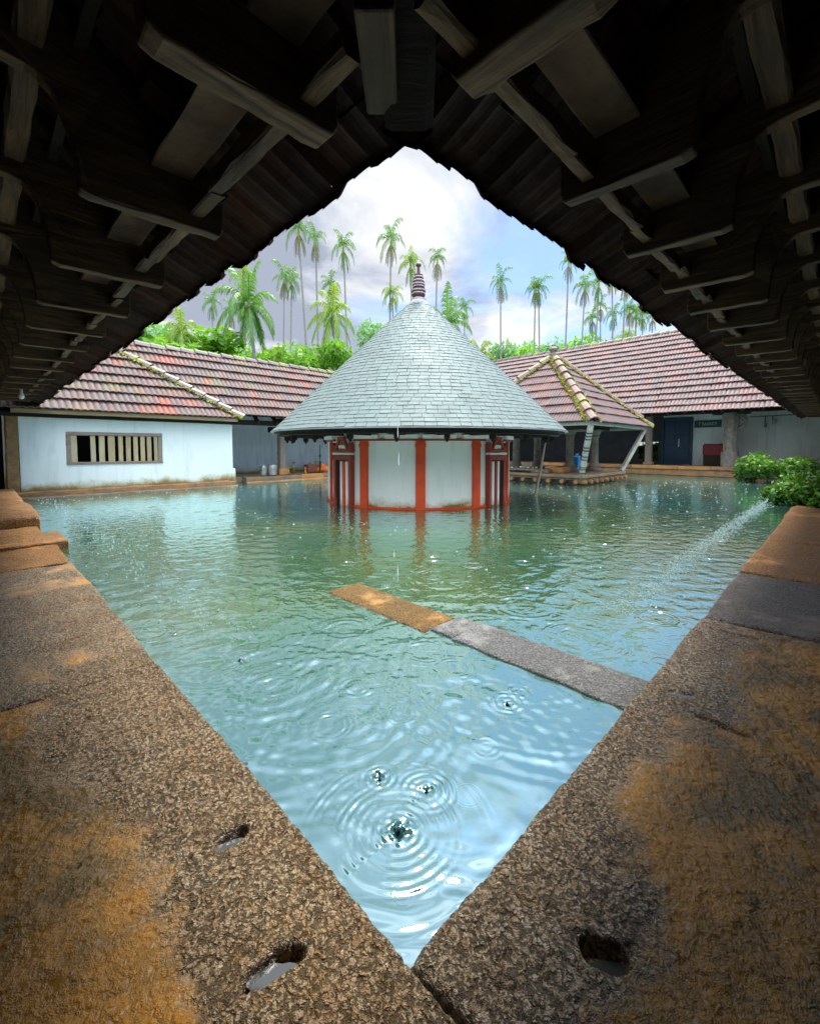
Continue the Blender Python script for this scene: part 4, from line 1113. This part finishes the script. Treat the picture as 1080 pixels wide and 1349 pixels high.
# ================================================================ THE VERANDAH ROOFS OVER THE EYE
def near_roofs():
    EV, EZ, TAN = .81, EYE + .80, .80
    LN = [11.2, 16.6]
    def verandah(side):
        # local frame: x along the eave, y = distance inwards from the eave
        right = side == 'right'
        lab = 'dark timber eaves of the right verandah seen from below, tiles on top' if right else 'dark timber eaves of the left verandah seen from below, tiles on top'
        rt = empty('verandah_roof', W(0, 0, 0), Q, lab, 'roof')
        L = 16.6 if right else 10.9
        def P(x, d, z): return Vector((x, EV - d, z)) if right else Vector((EV - d, x, z))
        inw = Vector((0, -1, 0)) if right else Vector((-1, 0, 0)); al = Vector((1, 0, 0)) if right else Vector((0, 1, 0))
        k = 1 / math.sqrt(1 + TAN * TAN); S = inw * k + Vector((0, 0, TAN * k)); N = -inw * (TAN * k) + Vector((0, 0, k))
        SL = 2.35 / k
        # tiles start at the valley and run along the eave
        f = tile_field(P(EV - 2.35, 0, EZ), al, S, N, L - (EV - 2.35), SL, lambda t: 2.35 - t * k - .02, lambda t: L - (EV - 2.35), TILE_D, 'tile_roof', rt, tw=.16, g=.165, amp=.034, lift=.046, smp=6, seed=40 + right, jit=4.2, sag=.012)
        # second skin above so that no light leaks
        b = MB(); b.add([P(EV, .08, EZ + .13), P(L, .08, EZ + .13), P(L, 2.4, EZ + .13 + 2.32 * TAN), P(EV - 2.4, 2.4, EZ + .13 + 2.32 * TAN)], [(0, 1, 2, 3)]); b.build('roof_underlay', TILE_D, rt)
        # battens
        m = MB()
        for i in range(1, 8):
            d = .075 + i * .235; z = EZ + d * TAN - .025
            m.beam(P(max(EV - d, -1.5) , d, z), P(L, d, z), .035, .022, 60, .002)
        m.build('batten', WOODD, rt)
        # eave purlin, soffit plank, wall plate
        m = MB(); x = EV - .2
        m.beam(P(EV - .3, .30, EZ + .16), P(L, .30, EZ + .16), .13, .02, 90, .003); m.build('soffit_plank', simple('soffit_board', (.12, .065, .035), (.035, .022, .014), 5, .85, .7, 22, .01), rt)
        pd = .615 if right else .665
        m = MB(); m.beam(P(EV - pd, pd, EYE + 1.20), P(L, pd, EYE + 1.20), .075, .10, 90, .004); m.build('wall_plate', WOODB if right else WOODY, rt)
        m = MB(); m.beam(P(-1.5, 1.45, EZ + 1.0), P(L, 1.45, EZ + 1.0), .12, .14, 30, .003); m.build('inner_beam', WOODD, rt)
        # rafters
        xs = np.arange(.95, L, .55 if right else .6)
        xs = [x for x in xs][:34]
        for x in xs:
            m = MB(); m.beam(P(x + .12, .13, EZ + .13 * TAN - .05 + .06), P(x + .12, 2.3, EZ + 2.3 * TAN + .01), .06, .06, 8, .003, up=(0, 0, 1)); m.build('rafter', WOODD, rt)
        # deep cantilevered brackets with a scooped underside
        if right: bx = [.80, 1.40, 1.97, 2.50] + [3.03 + .54 * i for i in range(24)]
        else: bx = [.985, 1.70, 2.41, 3.10] + [3.80 + .68 * i for i in range(10)]
        rg = random.Random(9 + right)
        for i, x in enumerate(bx):
            th = .075 if i == 0 else .052
            jz = rg.uniform(-.008, .008); zb = EYE + .79 + jz
            tip = .125 if not (right and i == 0) else .17
            back = (.50 if right else .56)
            pts = [(tip, zb + .03), (tip + .015, zb + .004), (back - .03, zb - .004)]
            for q in range(7):      # scoop
                t = q / 6; ang = t * math.pi / 2
                pts.append((back + .115 * (1 - math.cos(ang)) - .0, zb + .006 + .30 * math.sin(ang)))
            pts += [(back + .30, zb + .315), (back + .75, zb + .33), (back + .76, zb + .72), (pd + .04, EZ + (pd + .04) * TAN + .04), (tip, EZ + tip * TAN + .02)]
            fine = []
            for (p_, q_) in zip(pts, pts[1:] + pts[:1]):
                dd = math.hypot(q_[0] - p_[0], q_[1] - p_[1]); k_ = max(1, int(dd / .045))
                for u_ in range(k_): fine.append((p_[0] + (q_[0] - p_[0]) * u_ / k_, p_[1] + (q_[1] - p_[1]) * u_ / k_))
            pts = fine
            n = len(pts); m = MB()
            # outline sliced along its length for a hewn, uneven face
            vs = []
            for s_ in (-1, 1):
                for (d, z) in pts: vs.append(P(x + s_ * th / 2 + rg.uniform(-.0035, .0035), d + rg.uniform(-.003, .003), z + rg.uniform(-.0025, .0025)))
            fs = [tuple(range(n)), tuple(range(2 * n - 1, n - 1, -1))] + [(j, (j + 1) % n, (j + 1) % n + n, j + n) for j in range(n)]
            m.add(vs, fs); o = m.build('bracket', WOODY if right else WOODB, rt, bevel=.006)
            nx_ = bx[i + 1] if i + 1 < len(bx) else x + .5
            m = MB(); m.beam(P(x - .30 * (nx_ - x), .225 + rg.uniform(-.015, .015), EZ + .062), P(x + .715 * (nx_ - x), .225, EZ + .060 + rg.uniform(-.006, .006)), .045 + rg.uniform(-.006, .012), .06, 8, .004); m.build('eave_purlin', WOODB if right else WOODY, rt)
        # wall behind, coloured dark for the unlit interior
        m = MB()
        q0, q1 = P(-1.55, EV + 1.55, 0), P(L, EV + 1.55, 0)
        c = (q0 + q1) / 2; sz = (abs(q1.x - q0.x) + .12, abs(q1.y - q0.y) + .12, 4.2)
        m.box((c.x, c.y, 1.9), sz, .002); o = m.build('back_wall', simple('unlit_dark_wall', (.05, .045, .04), (.08, .07, .06), 3, .85, .5, 20), None)
        o.rotation_euler = (0, 0, Q); tag(o, 'dark inner wall of the %s verandah' % side, 'wall')
        return rt
    verandah('right'); verandah('left')
    # valley timber and the diagonal bracket at the corner
    rt = empty('valley_timber', (0, 0, 0), 0, 'heavy corner beam pointing from above the eye to the inner corner of the eaves', 'beam')
    m = MB(); vx = -.064
    zb = EYE + .775; pts = [(1.05, zb), (.80, zb - .005)]
    for q in range(7):
        t = q / 6 * math.pi / 2; pts.append((.80 - .12 * (1 - math.cos(t)), zb + .005 + .25 * math.sin(t)))
    pts += [(.3, zb + .27), (.3, zb + .85), (1.05, zb + .17)]
    vs = [];
    for s_ in (-1, 1):
        for (y, z) in pts: vs.append((vx + s_ * .036, y, z))
    n = len(pts); m.add(vs, [tuple(range(n)), tuple(range(2 * n - 1, n - 1, -1))] + [(j, (j + 1) % n, (j + 1) % n + n, j + n) for j in range(n)])
    m.build('corner_bracket', WOODY, rt, bevel=.006)
    m = MB(); m.beam((0, 1.09, EZ + .0), (0, -1.9, EZ + 2.99 * TAN / S2 + .05), .11, .12, 20, .005); m.build('valley_rafter', WOODD, rt)
near_roofs()

def bulb():
    p = at_y(28, 521, 6.2); rt = empty('light_bulb', p, 0, 'small white unlit bulb hanging under the left eaves', 'light bulb')
    m = MB(); m.lathe([(.002, -.05), (.02, -.045), (.036, -.02), (.036, .005), (.02, .035), (.016, .05)], n=16); m.build('glass', GLASSW, rt, True)
    m = MB(); m.lathe([(.017, .045), (.019, .05), (.019, .085), (.006, .09)], n=12); m.tube([(0, 0, .08), (.004, 0, .5)], .004, 5); m.build('holder', FINWH, rt)
bulb()

# ================================================================ PLANTS
def leafmat(name, c1, c2, trans=.35):
    t = NT(name)
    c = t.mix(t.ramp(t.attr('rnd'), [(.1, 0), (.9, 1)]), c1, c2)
    b = t.new('ShaderNodeBsdfPrincipled'); t.put(b.inputs['Base Color'], c); b.inputs['Roughness'].default_value = .45
    tr = t.new('ShaderNodeBsdfTranslucent'); t.put(tr.inputs[0], t.mix(.5, c, (.5, .7, .05), 'MULTIPLY') if False else c)
    m = t.new('ShaderNodeMixShader'); m.inputs[0].default_value = trans; t.l.new(b.outputs[0], m.inputs[1]); t.l.new(tr.outputs[0], m.inputs[2])
    t.l.new(m.outputs[0], t.out.inputs[0]); return t.m
LEAF = leafmat('broad_leaves', (.10, .28, .02), (.26, .52, .04), .5)
LEAF2 = leafmat('far_leaves', (.14, .32, .10), (.26, .50, .18), .5)
LEAFB = leafmat('bush_leaves', (.02, .09, .008), (.16, .36, .025), .3)
PALM = leafmat('palm_leaves', (.055, .17, .03), (.17, .36, .05), .4)
PALMY = leafmat('palm_leaves_yellow', (.12, .26, .03), (.32, .44, .05), .4)
DEADP = leafmat('old_fronds', (.12, .13, .05), (.2, .19, .07), .2)
BARK = simple('bark', (.20, .18, .15), (.12, .10, .08), 8, .9, .8, 20, .02)
BARKP = simple('palm_bark', (.30, .30, .28), (.20, .20, .19), 6, .85, .6, 20, .01, stretch=(1, 1, 6))

def leaf_cloud(blobs, n, size, seed, jit=1.0):
    rg = np.random.default_rng(seed); V = []; Fc = []; Rn = []
    w = np.array([b[3] ** 2 for b in blobs]); w = w / w.sum()
    for (x, y, z, r), cnt in zip(blobs, (w * n).astype(int)):
        d = rg.normal(size=(cnt, 3)); d /= np.linalg.norm(d, axis=1)[:, None]
        rad = r * (rg.random(cnt) ** .35) * (1 + .22 * np.sin(d[:, 0] * 5 + x) * np.cos(d[:, 1] * 4 + z))
        p = np.array([x, y, z]) + d * rad[:, None] * np.array([1, 1, .8])
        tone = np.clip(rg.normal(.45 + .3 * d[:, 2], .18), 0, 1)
        for i in range(cnt):
            s = size * rg.uniform(.6, 1.4)
            ax = rg.normal(size=3); ax /= np.linalg.norm(ax); ay = np.cross(ax, d[i] + rg.normal(size=3) * .6); ay /= (np.linalg.norm(ay) + 1e-6)
            b = len(V); c = p[i]
            V += [c - ax * s, c + ay * s * .42 - ax * .1 * s, c + ax * s, c - ay * s * .42 - ax * .1 * s]
            Fc.append((b, b + 1, b + 2, b + 3)); Rn.append(tone[i])
    return V, Fc, Rn
def broad_tree(seed, H, Rr, m, n=5200, leaf=.17, spread=1.0):
    rg = random.Random(seed)
    rt = empty('broadleaf_tree', (0, 0, 0)); 
    t = MB(); t.tube([(0, 0, 0), (.1, .05, H * .25), (.0, .1, H * .5), (.1, 0, H * .75)], [.2, .16, .12, .05], 8)
    blobs = []
    for k in range(16):
        a = rg.uniform(0, 6.28); q = rg.uniform(.15, 1) * Rr * spread; z = H * rg.uniform(.38, .93) - q * .25
        r = rg.uniform(.28, .5) * Rr * .8
        blobs.append((q * math.cos(a), q * math.sin(a), z, r))
        if k < 9: t.tube([(0, .05, H * .35 + k * .03), (q * .5 * math.cos(a), q * .5 * math.sin(a), z * .8), (q * math.cos(a), q * math.sin(a), z)], [.08, .05, .02], 5)
    t.build('trunk', BARK, rt)
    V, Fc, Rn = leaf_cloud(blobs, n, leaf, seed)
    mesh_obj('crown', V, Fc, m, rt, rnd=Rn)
    return rt
VIEW = []
def frond(V, Fc, Rn, origin, az, el, L, droop, rg, nl=26, lw=.035, ll=.5, tone=.5, hang=.5):
    """arching rachis with paired drooping leaflets"""
    d = Vector((math.cos(az) * math.cos(el), math.sin(az) * math.cos(el), math.sin(el)))
    p = Vector(origin); side = Vector((-math.sin(az), math.cos(az), 0)); pts = [p.copy()]; ds = [d.copy()]
    N = 12
    for i in range(N):
        p = p + d * (L / N); d = (d + Vector((0, 0, -droop / N * (1 + i * .12)))).normalized(); pts.append(p.copy()); ds.append(d.copy())
    w = .022 * L / 2
    for i in range(N):
        b = len(V); u = Vector((0, 0, 1))
        k0, k1 = w * (1 - i / N) + .004, w * (1 - (i + 1) / N) + .004
        V += [pts[i] - side * k0, pts[i] + side * k0, pts[i + 1] + side * k1, pts[i + 1] - side * k1]; Fc.append((b, b + 1, b + 2, b + 3)); Rn.append(tone * .6 + .3)
    for i in range(nl):
        t = .10 + .88 * i / nl; f = t * N; j = min(int(f), N - 1); q = pts[j].lerp(pts[j + 1], f - j); dd = ds[j]
        l_ = ll * L * .42 * (math.sin(math.pi * (t * .86 + .12)) ** .6) * rg.uniform(.8, 1.1)
        for s in (-1, 1):
            v = (side * s * 1.0 + dd * .75 + Vector((0, 0, -hang * rg.uniform(.5, 1.3)))).normalized()
            v2 = (v + Vector((0, 0, -hang * .9))).normalized()
            b = len(V); wd = dd * lw * L / 2
            m = q + v * l_ * .55; e = m + v2 * l_ * .5
            V += [q - wd, q + wd, m + wd * .9, m - wd * .9, e]
            tn = min(1, max(0, tone + rg.uniform(-.25, .25)))
            Fc.append((b, b + 1, b + 2, b + 3)); Fc.append((b + 3, b + 2, b + 4)); Rn += [tn, tn]
def coconut(seed, H, L=3.0, m=PALM, nf=22):
    rg = random.Random(seed); rt = empty('coconut_palm')
    t = MB(); bend = rg.uniform(-.5, .5); pts = [(0, 0, 0), (bend * .1, 0, H * .3), (bend * .4, .1, H * .65), (bend, .1, H)]
    t.tube(pts, [.20, .14, .12, .11], 9); t.build('trunk', BARKP, rt, True)
    V, Fc, Rn = [], [], []
    for k in range(nf):
        az = 2.4 * k + rg.uniform(-.3, .3); el = R(80) - R(115) * (k / nf) ** .9 + rg.uniform(-.1, .1)
        frond(V, Fc, Rn, (bend, .1, H), az, el, L * rg.uniform(.85, 1.1), 1.3 + rg.uniform(-.2, .4), rg, 30, .028, .62, .75 - .5 * k / nf, .75)
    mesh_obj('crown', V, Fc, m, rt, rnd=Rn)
    nb = MB()
    for k in range(7):
        a = rg.uniform(0, 6.28); c = Vector((bend + .22 * math.cos(a), .1 + .22 * math.sin(a), H - .15 - rg.uniform(0, .25)))
        nb.lathe([(.02, -.13), (.10, -.07), (.12, .0), (.09, .09), (.02, .12)], c, 8)
    nb.build('coconut_cluster', simple('nuts%d' % seed, (.2, .26, .05), (.3, .28, .07), 5, .5), rt, True)
    return rt
def areca(seed, H, m=PALM, L=1.5, nf=11):
    rg = random.Random(seed); rt = empty('areca_palm')
    t = MB(); bend = rg.uniform(-.25, .25); t.tube([(0, 0, 0), (bend * .3, 0, H * .4), (bend, 0, H - .7)], [.085, .07, .055], 7); t.build('trunk', BARKP, rt, True)
    c = MB(); c.tube([(bend, 0, H - .72), (bend, 0, H - .5), (bend, 0, H)], [.06, .09, .05], 8); c.build('crown_shaft', MOSS, rt, True)
    V, Fc, Rn = [], [], []
    for k in range(nf):
        az = 2.4 * k + rg.uniform(-.4, .4); el = R(82) - R(75) * (k / nf)
        frond(V, Fc, Rn, (bend, 0, H), az, el, L * rg.uniform(.65, 1.15), 2.2 + rg.uniform(-.5, .9), rg, 17, .030, .66, .65 - .3 * k / nf, .9)
    mesh_obj('crown', V, Fc, m, rt, rnd=Rn)
    V, Fc, Rn = [], [], []
    for k in range(7):
        az = 2.4 * k + 1; frond(V, Fc, Rn, (bend, 0, H - .25), az, R(-25 - 20 * rg.random()), L * .75, 2.6, rg, 13, .045, .6, .4, 1.2)
    mesh_obj('hanging_fronds', V, Fc, DEADP if seed % 2 else m, rt, rnd=Rn)
    return rt

GND = .3
def place(rt, px, ptop, y, H0, rz, lab, cat, group, sx=1.0):
    """scale the tree so that its top (H0 high as built) shows at this height in the distance"""
    p = at_y(px, ptop, y); s = (p.z - GND) / H0
    if cat == 'tree': sx *= 1.15
    rt.location = (p.x, p.y, GND); q_ = random.Random(int(px) * 7); rt.rotation_euler = (R(q_.uniform(-1.6, 1.6)), R(q_.uniform(-2.2, 2.2)), rz); rt.scale = (s * sx, s * sx, s); tag(rt, lab, cat, group)

# broadleaf trees beyond the halls
protoT = [broad_tree(1, 6.5, 2.6, LEAF), broad_tree(2, 6.5, 3.0, LEAF, 5600, .16), broad_tree(3, 6.0, 3.0, LEAF2, 5200, .15)]
BT = [(0, 232, 425, 19, 'bright green tree just above the near end of the left roof ridge', 1.15), (1, 275, 432, 22, 'bushy tree behind the pale thin trunks on the left', 1.1), (0, 305, 447, 24, 'low green tree below the large coconut palm at left', 1.1),
      (2, 200, 430, 24, 'tree farthest to the left, half hidden by the eaves', 1.2), (1, 412, 447, 21, 'broad leafy tree under the two tallest palms', .95), (0, 448, 452, 20, 'leafy tree touching the left side of the cone roof', .8), (2, 350, 450, 26, 'small tree between the coconut palm and the twin palms', .9),
      (2, 500, 425, 34, 'hazy tree line rising behind the left slope of the cone roof', .8), (2, 640, 447, 30, 'pale tree right of the cone roof beside the low palm', .8), (1, 672, 452, 34, 'distant tree under the single slim palm on the right', .9),
      (2, 716, 436, 36, 'rounded tree rising behind the two slim palms above the pavilion', .9), (1, 772, 434, 34, 'tree over the right ridge just left of the crowded palms', .9), (2, 812, 440, 38, 'far tree behind the crowded slim palms on the right', .9), (2, 600, 452, 32, 'tree showing low behind the right slope of the cone roof', .8)]
used = set()
for i, (k, px, pt_, y, lab, sx) in enumerate(BT):
    o = protoT[k] if k not in used else copy_tree(protoT[k]); used.add(k)
    place(o, px, pt_ + 3, y, 6.1, i * 1.3, lab, 'tree', 'broadleaf trees behind the halls', sx)

protoC = [coconut(1, 8, 3.0, PALM, 17), coconut(2, 8, 2.6, PALMY, 15)]
CP = [(0, 340, 372, 19, 'big coconut palm with long drooping fronds on the left', 1.0, 9.1), (1, 440, 382, 20, 'bushy palm with yellow fronds in front of the twin palms', .9, 9.3), (0, 592, 398, 22, 'coconut palm fanning out from behind the cone roof, right of its finial', .9, 9.3),
      (1, 636, 442, 19, 'low young palm with upright fronds right of the cone roof', .75, 9.5), (1, 243, 412, 18, 'pale drooping palm at the left, close under the eaves', .75, 9.2), (1, 366, 452, 18, 'stubby fan of palm leaves over the left roof ridge', .5, 9.4)]
used = set()
for i, (k, px, pt_, y, lab, sx, h0) in enumerate(CP):
    sx *= .72
    o = protoC[k] if k not in used else copy_tree(protoC[k]); used.add(k)
    place(o, px, pt_, y, h0, i * 2.1 + .4, lab, 'palm tree', 'coconut palms', sx)

protoA = [areca(1, 11), areca(2, 11, PALMY, 1.6, 12), areca(3, 11, PALM, 1.35, 10), areca(4, 11, PALM, 1.5, 10)]
AP = [(409, 283, 24, 0, 'left one of the twin tallest slim palms'), (419, 292, 27, 2, 'right one of the twin tallest slim palms'), (461, 306, 26, 3, 'slim palm between the twin palms and the cone roof'), (510, 291, 25, 0, 'lone slim palm rising left of the finial'),
      (368, 350, 22, 0, 'slim palm leaning beside the big coconut palm, on its right'), (377, 352, 24, 3, 'thin palm second to the right of the big coconut palm, crown touching the first'), (325, 350, 24, 1, 'slim palm crown overlapping the big coconut palm on the left'), (447, 360, 28, 3, 'slim palm crown peeking right of the yellow bushy palm'),
      (522, 370, 25, 1, 'short bright palm just left of the finial'), (548, 330, 23, 1, 'palm crown directly behind the finial'), (569, 324, 23, 2, 'dark slim palm right behind the finial'), (614, 392, 30, 3, 'small slim palm right of the coconut behind the cone'),
      (663, 357, 27, 0, 'single slim palm in the clear blue sky to the right'), (703, 364, 28, 2, 'left one of the pair of slim palms above the pavilion'), (716, 362, 28, 3, 'right one of the pair of slim palms above the pavilion'), (745, 325, 26, 2, 'bare thin trunk whose crown is cut by the right eaves'),
      (763, 362, 25, 0, 'slim palm first right of the tall bare trunk'), (782, 357, 26, 3, 'slim palm with a full crown touching the right eaves'), (797, 388, 28, 2, 'short slim palm standing among the crowd on the right'), (784, 405, 31, 0, 'small distant palm below the fuller crown at right'), (808, 404, 31, 3, 'small distant palm right of the short one'),
      (815, 345, 28, 2, 'thin trunk disappearing under the right eaves, left of a second'), (821, 350, 29, 0, 'thin trunk disappearing under the right eaves, right of a first'), (834, 395, 28, 0, 'slim palm near the end of the right ridge, leftmost of the last group'), (841, 398, 30, 1, 'middle crown of the last group near the ridge end'), (853, 402, 29, 3, 'crown of the last group nearest the dark eaves'),
      (861, 405, 31, 2, 'last visible slim palm before the dark right eaves'), (277, 384, 22, 3, 'thin bluish trunk left of the big coconut palm'), (300, 398, 26, 0, 'thin trunk between the bluish trunk and the big coconut palm'), (829, 432, 33, 1, 'tiny far palm low above the right ridge')]
used = set()
for i, (px, pt_, y, k, lab) in enumerate(AP):
    o = protoA[k] if k not in used else copy_tree(protoA[k]); used.add(k)
    place(o, px, pt_ - 4, y, 11.9, i * 1.9, lab, 'palm tree', 'slim areca palms', .74)

def bush(name, a, b, rx, ry, rz_, z0, n, leaf, lab, seed):
    rg = random.Random(seed); rt = empty(name, W(a, b, z0), Q, lab, 'bush')
    blobs = []
    for k in range(13):
        x, y = rg.uniform(-1, 1), rg.uniform(-1, 1)
        if x * x + y * y > 1: x *= .6; y *= .6
        blobs.append((x * rx, y * ry, rz_ * (.75 - .5 * (x * x + y * y)) * rg.uniform(.7, 1), rg.uniform(.22, .34) * min(rx, ry) * 1.3))
    V, Fc, Rn = leaf_cloud(blobs, n, leaf, seed)
    mesh_obj('foliage', V, Fc, LEAFB, rt, rnd=Rn)
    s = MB()
    for q in blobs: s.tube([(0, 0, -.1), (q[0] * .5, q[1] * .5, q[2] * .6), (q[0], q[1], q[2])], [.02, .014, .006], 5)
    for k in range(8):
        a_ = rg.uniform(0, 6.28); s.tube([(rx * .7 * math.cos(a_), ry * .7 * math.sin(a_), rz_ * .5), (rx * 1.1 * math.cos(a_), ry * 1.1 * math.sin(a_), rz_ * rg.uniform(.6, 1.2))], [.008, .003], 4)
    s.build('stem', BARK, rt)
bush('leafy_bush', 15.6, 1.25, 1.15, .9, .78, .05, 8000, .06, 'dense bright green bush at the far right corner of the pond', 5)
bush('leafy_bush', 12.6, .15, 1.1, .75, .45, .05, 4200, .055, 'low dark leafy bush between the far bush and the near creeper', 7)
bush('leafy_bush', 9.9, .28, 1.0, .55, .36, .06, 6500, .055, 'leafy creeper spilling over the right bank at the picture edge', 6)
# garden seen through the small window of the right hall
bush('garden_shrub', 21.0, 5.9, .8, 1.2, 1.5, .1, 3500, .10, 'bright shrub seen through the small opening behind the pavilion', 9)

# ================================================================ RAIN ON THE POND
SPL = NT('splash_water'); SPL = SPL.bsdf((.62, .70, .70), .15, None, .8)
def rain():
    rg = np.random.default_rng(21); V = []; Fc = []
    def speck(a, b, r, h):
        n = 5; base = len(V); c = W(a, b, 0)
        for k in range(n):
            t = 6.283 * k / n + rg.random(); V.append((c.x + r * math.cos(t), c.y + r * math.sin(t), .001))
            t += .3; V.append((c.x + r * 1.3 * math.cos(t), c.y + r * 1.3 * math.sin(t), h * rg.uniform(.4, 1.1)))
        for k in range(n):
            k2 = (k + 1) % n; Fc.append((base + 2 * k, base + 2 * k2, base + 2 * k + 1))
    cnt = 0
    while cnt < 2300:
        a, b = rg.uniform(.7, 16.5), rg.uniform(.7, 10.8); d = math.hypot(a, b)
        if d < 3.0 or d > 15: continue
        p = W(a, b)
        if (p.x - .16) ** 2 + (p.y - 8.38) ** 2 < 1.85 ** 2: continue
        if d < 5 and rg.random() > .5: continue
        s = (.0022 + .0075 * rg.random() ** 2.5) * (1 + d * .05); speck(a, b, s, s * .7); cnt += 1
    for k in range(3600):      # drip line of the right eaves
        a = 2.6 + 12.5 * rg.random() ** 1.3; b = .90 + rg.normal() * .055 + (a > 4) * .02
        s = rg.uniform(.002, .006) * (1 + a * .05); speck(a, b, s, s * rg.uniform(.8, 2.0))
    for k in range(300):
        b = rg.uniform(2.0, 10.6); a = .88 + rg.normal() * .09
        s = rg.uniform(.004, .010); speck(a, b, s, s * 1.8)
    o = mesh_obj('rain_splashes', V, Fc, SPL); tag(o, 'countless tiny white rain splashes dotting the green pond and the right drip line', 'rain splashes', kind='stuff')
rain()
DARKW = NT('splash_dark'); DARKW = DARKW.bsdf((.02, .07, .08), .04, None, 1.0, IOR=1.8)
def splash(px, py, r, h, lab, sd, beads=5):
    a, b = pix_ground(px, py); rg = random.Random(sd); rt = empty('water_splash', W(a, b, 0), 0, lab, 'splash', 'splashes thrown up by eave drips')
    m = MB(); pr = [(r, -.004), (r * .6, h * .12), (r * .28, h * .4), (r * .16, h * .62), (r * .3, h * .82), (r * .24, h * .95), (r * .04, h)]
    m.lathe(pr, n=14)
    for v in m.v: v.x += rg.uniform(-.12, .12) * r; v.y += rg.uniform(-.12, .12) * r
    m.build('jet', DARKW, rt, True)
    for k in range(beads):
        t = rg.uniform(0, 6.28); q = r * rg.uniform(.8, 1.9); s = r * rg.uniform(.07, .17); m = MB()
        m.lathe([(s * .1, -s), (s * .8, -s * .5), (s, 0), (s * .7, s * .6), (s * .1, s)], (q * math.cos(t), q * math.sin(t), s + rg.uniform(0, h * .5)), 8); m.build('droplet', DARKW, rt, True)
splash(525, 1098, .016, .016, 'large churned splash nearest the pond corner', 1, 12); splash(500, 1028, .008, .022, 'tall narrow splash above the large churned one', 2); splash(562, 1043, .007, .010, 'low splash inside the round ring right of the tall one', 3, 6)
splash(668, 929, .013, .014, 'small dark splash beside the kerb in the right of the near pool', 4); splash(317, 870, .016, .013, 'small dark splash on the left side of the near pool', 5)
DROP = NT('falling_water'); DROP = DROP.bsdf((.85, .9, .92), .1, None, .8)
for i, (px, py, y, L, lab) in enumerate(((525, 604, 5.2, .17, 'falling drop shining in front of the white shrine wall'), (524, 568, 5.2, .16, 'falling drop crossing the shrine eave'), (519, 500, 4.6, .08, 'falling drop in front of the cone roof'), (524, 752, 3.2, .10, 'falling drop just beyond the ochre kerb'), (519, 730, 3.4, .06, 'falling drop a little left above the ochre kerb'),
                                        (391, 292, 1.75, .02, 'water drop leaving the lowest left tile'), (437, 243, 1.45, .014, 'water drop under a tile high on the left'), (318, 690, 6.0, .05, 'falling drop over the far left water'))):
    m = MB(); w = .0045 if y > 3 else .0035
    m.lathe([(w * .1, -L / 2), (w, -L * .35), (w * .9, 0), (w * .5, L * .3), (w * .1, L / 2)], n=8); o = m.build('falling_drop', DROP, None, True); o.location = at_y(px, py, y); tag(o, lab, 'water drop', 'falling rain drops')
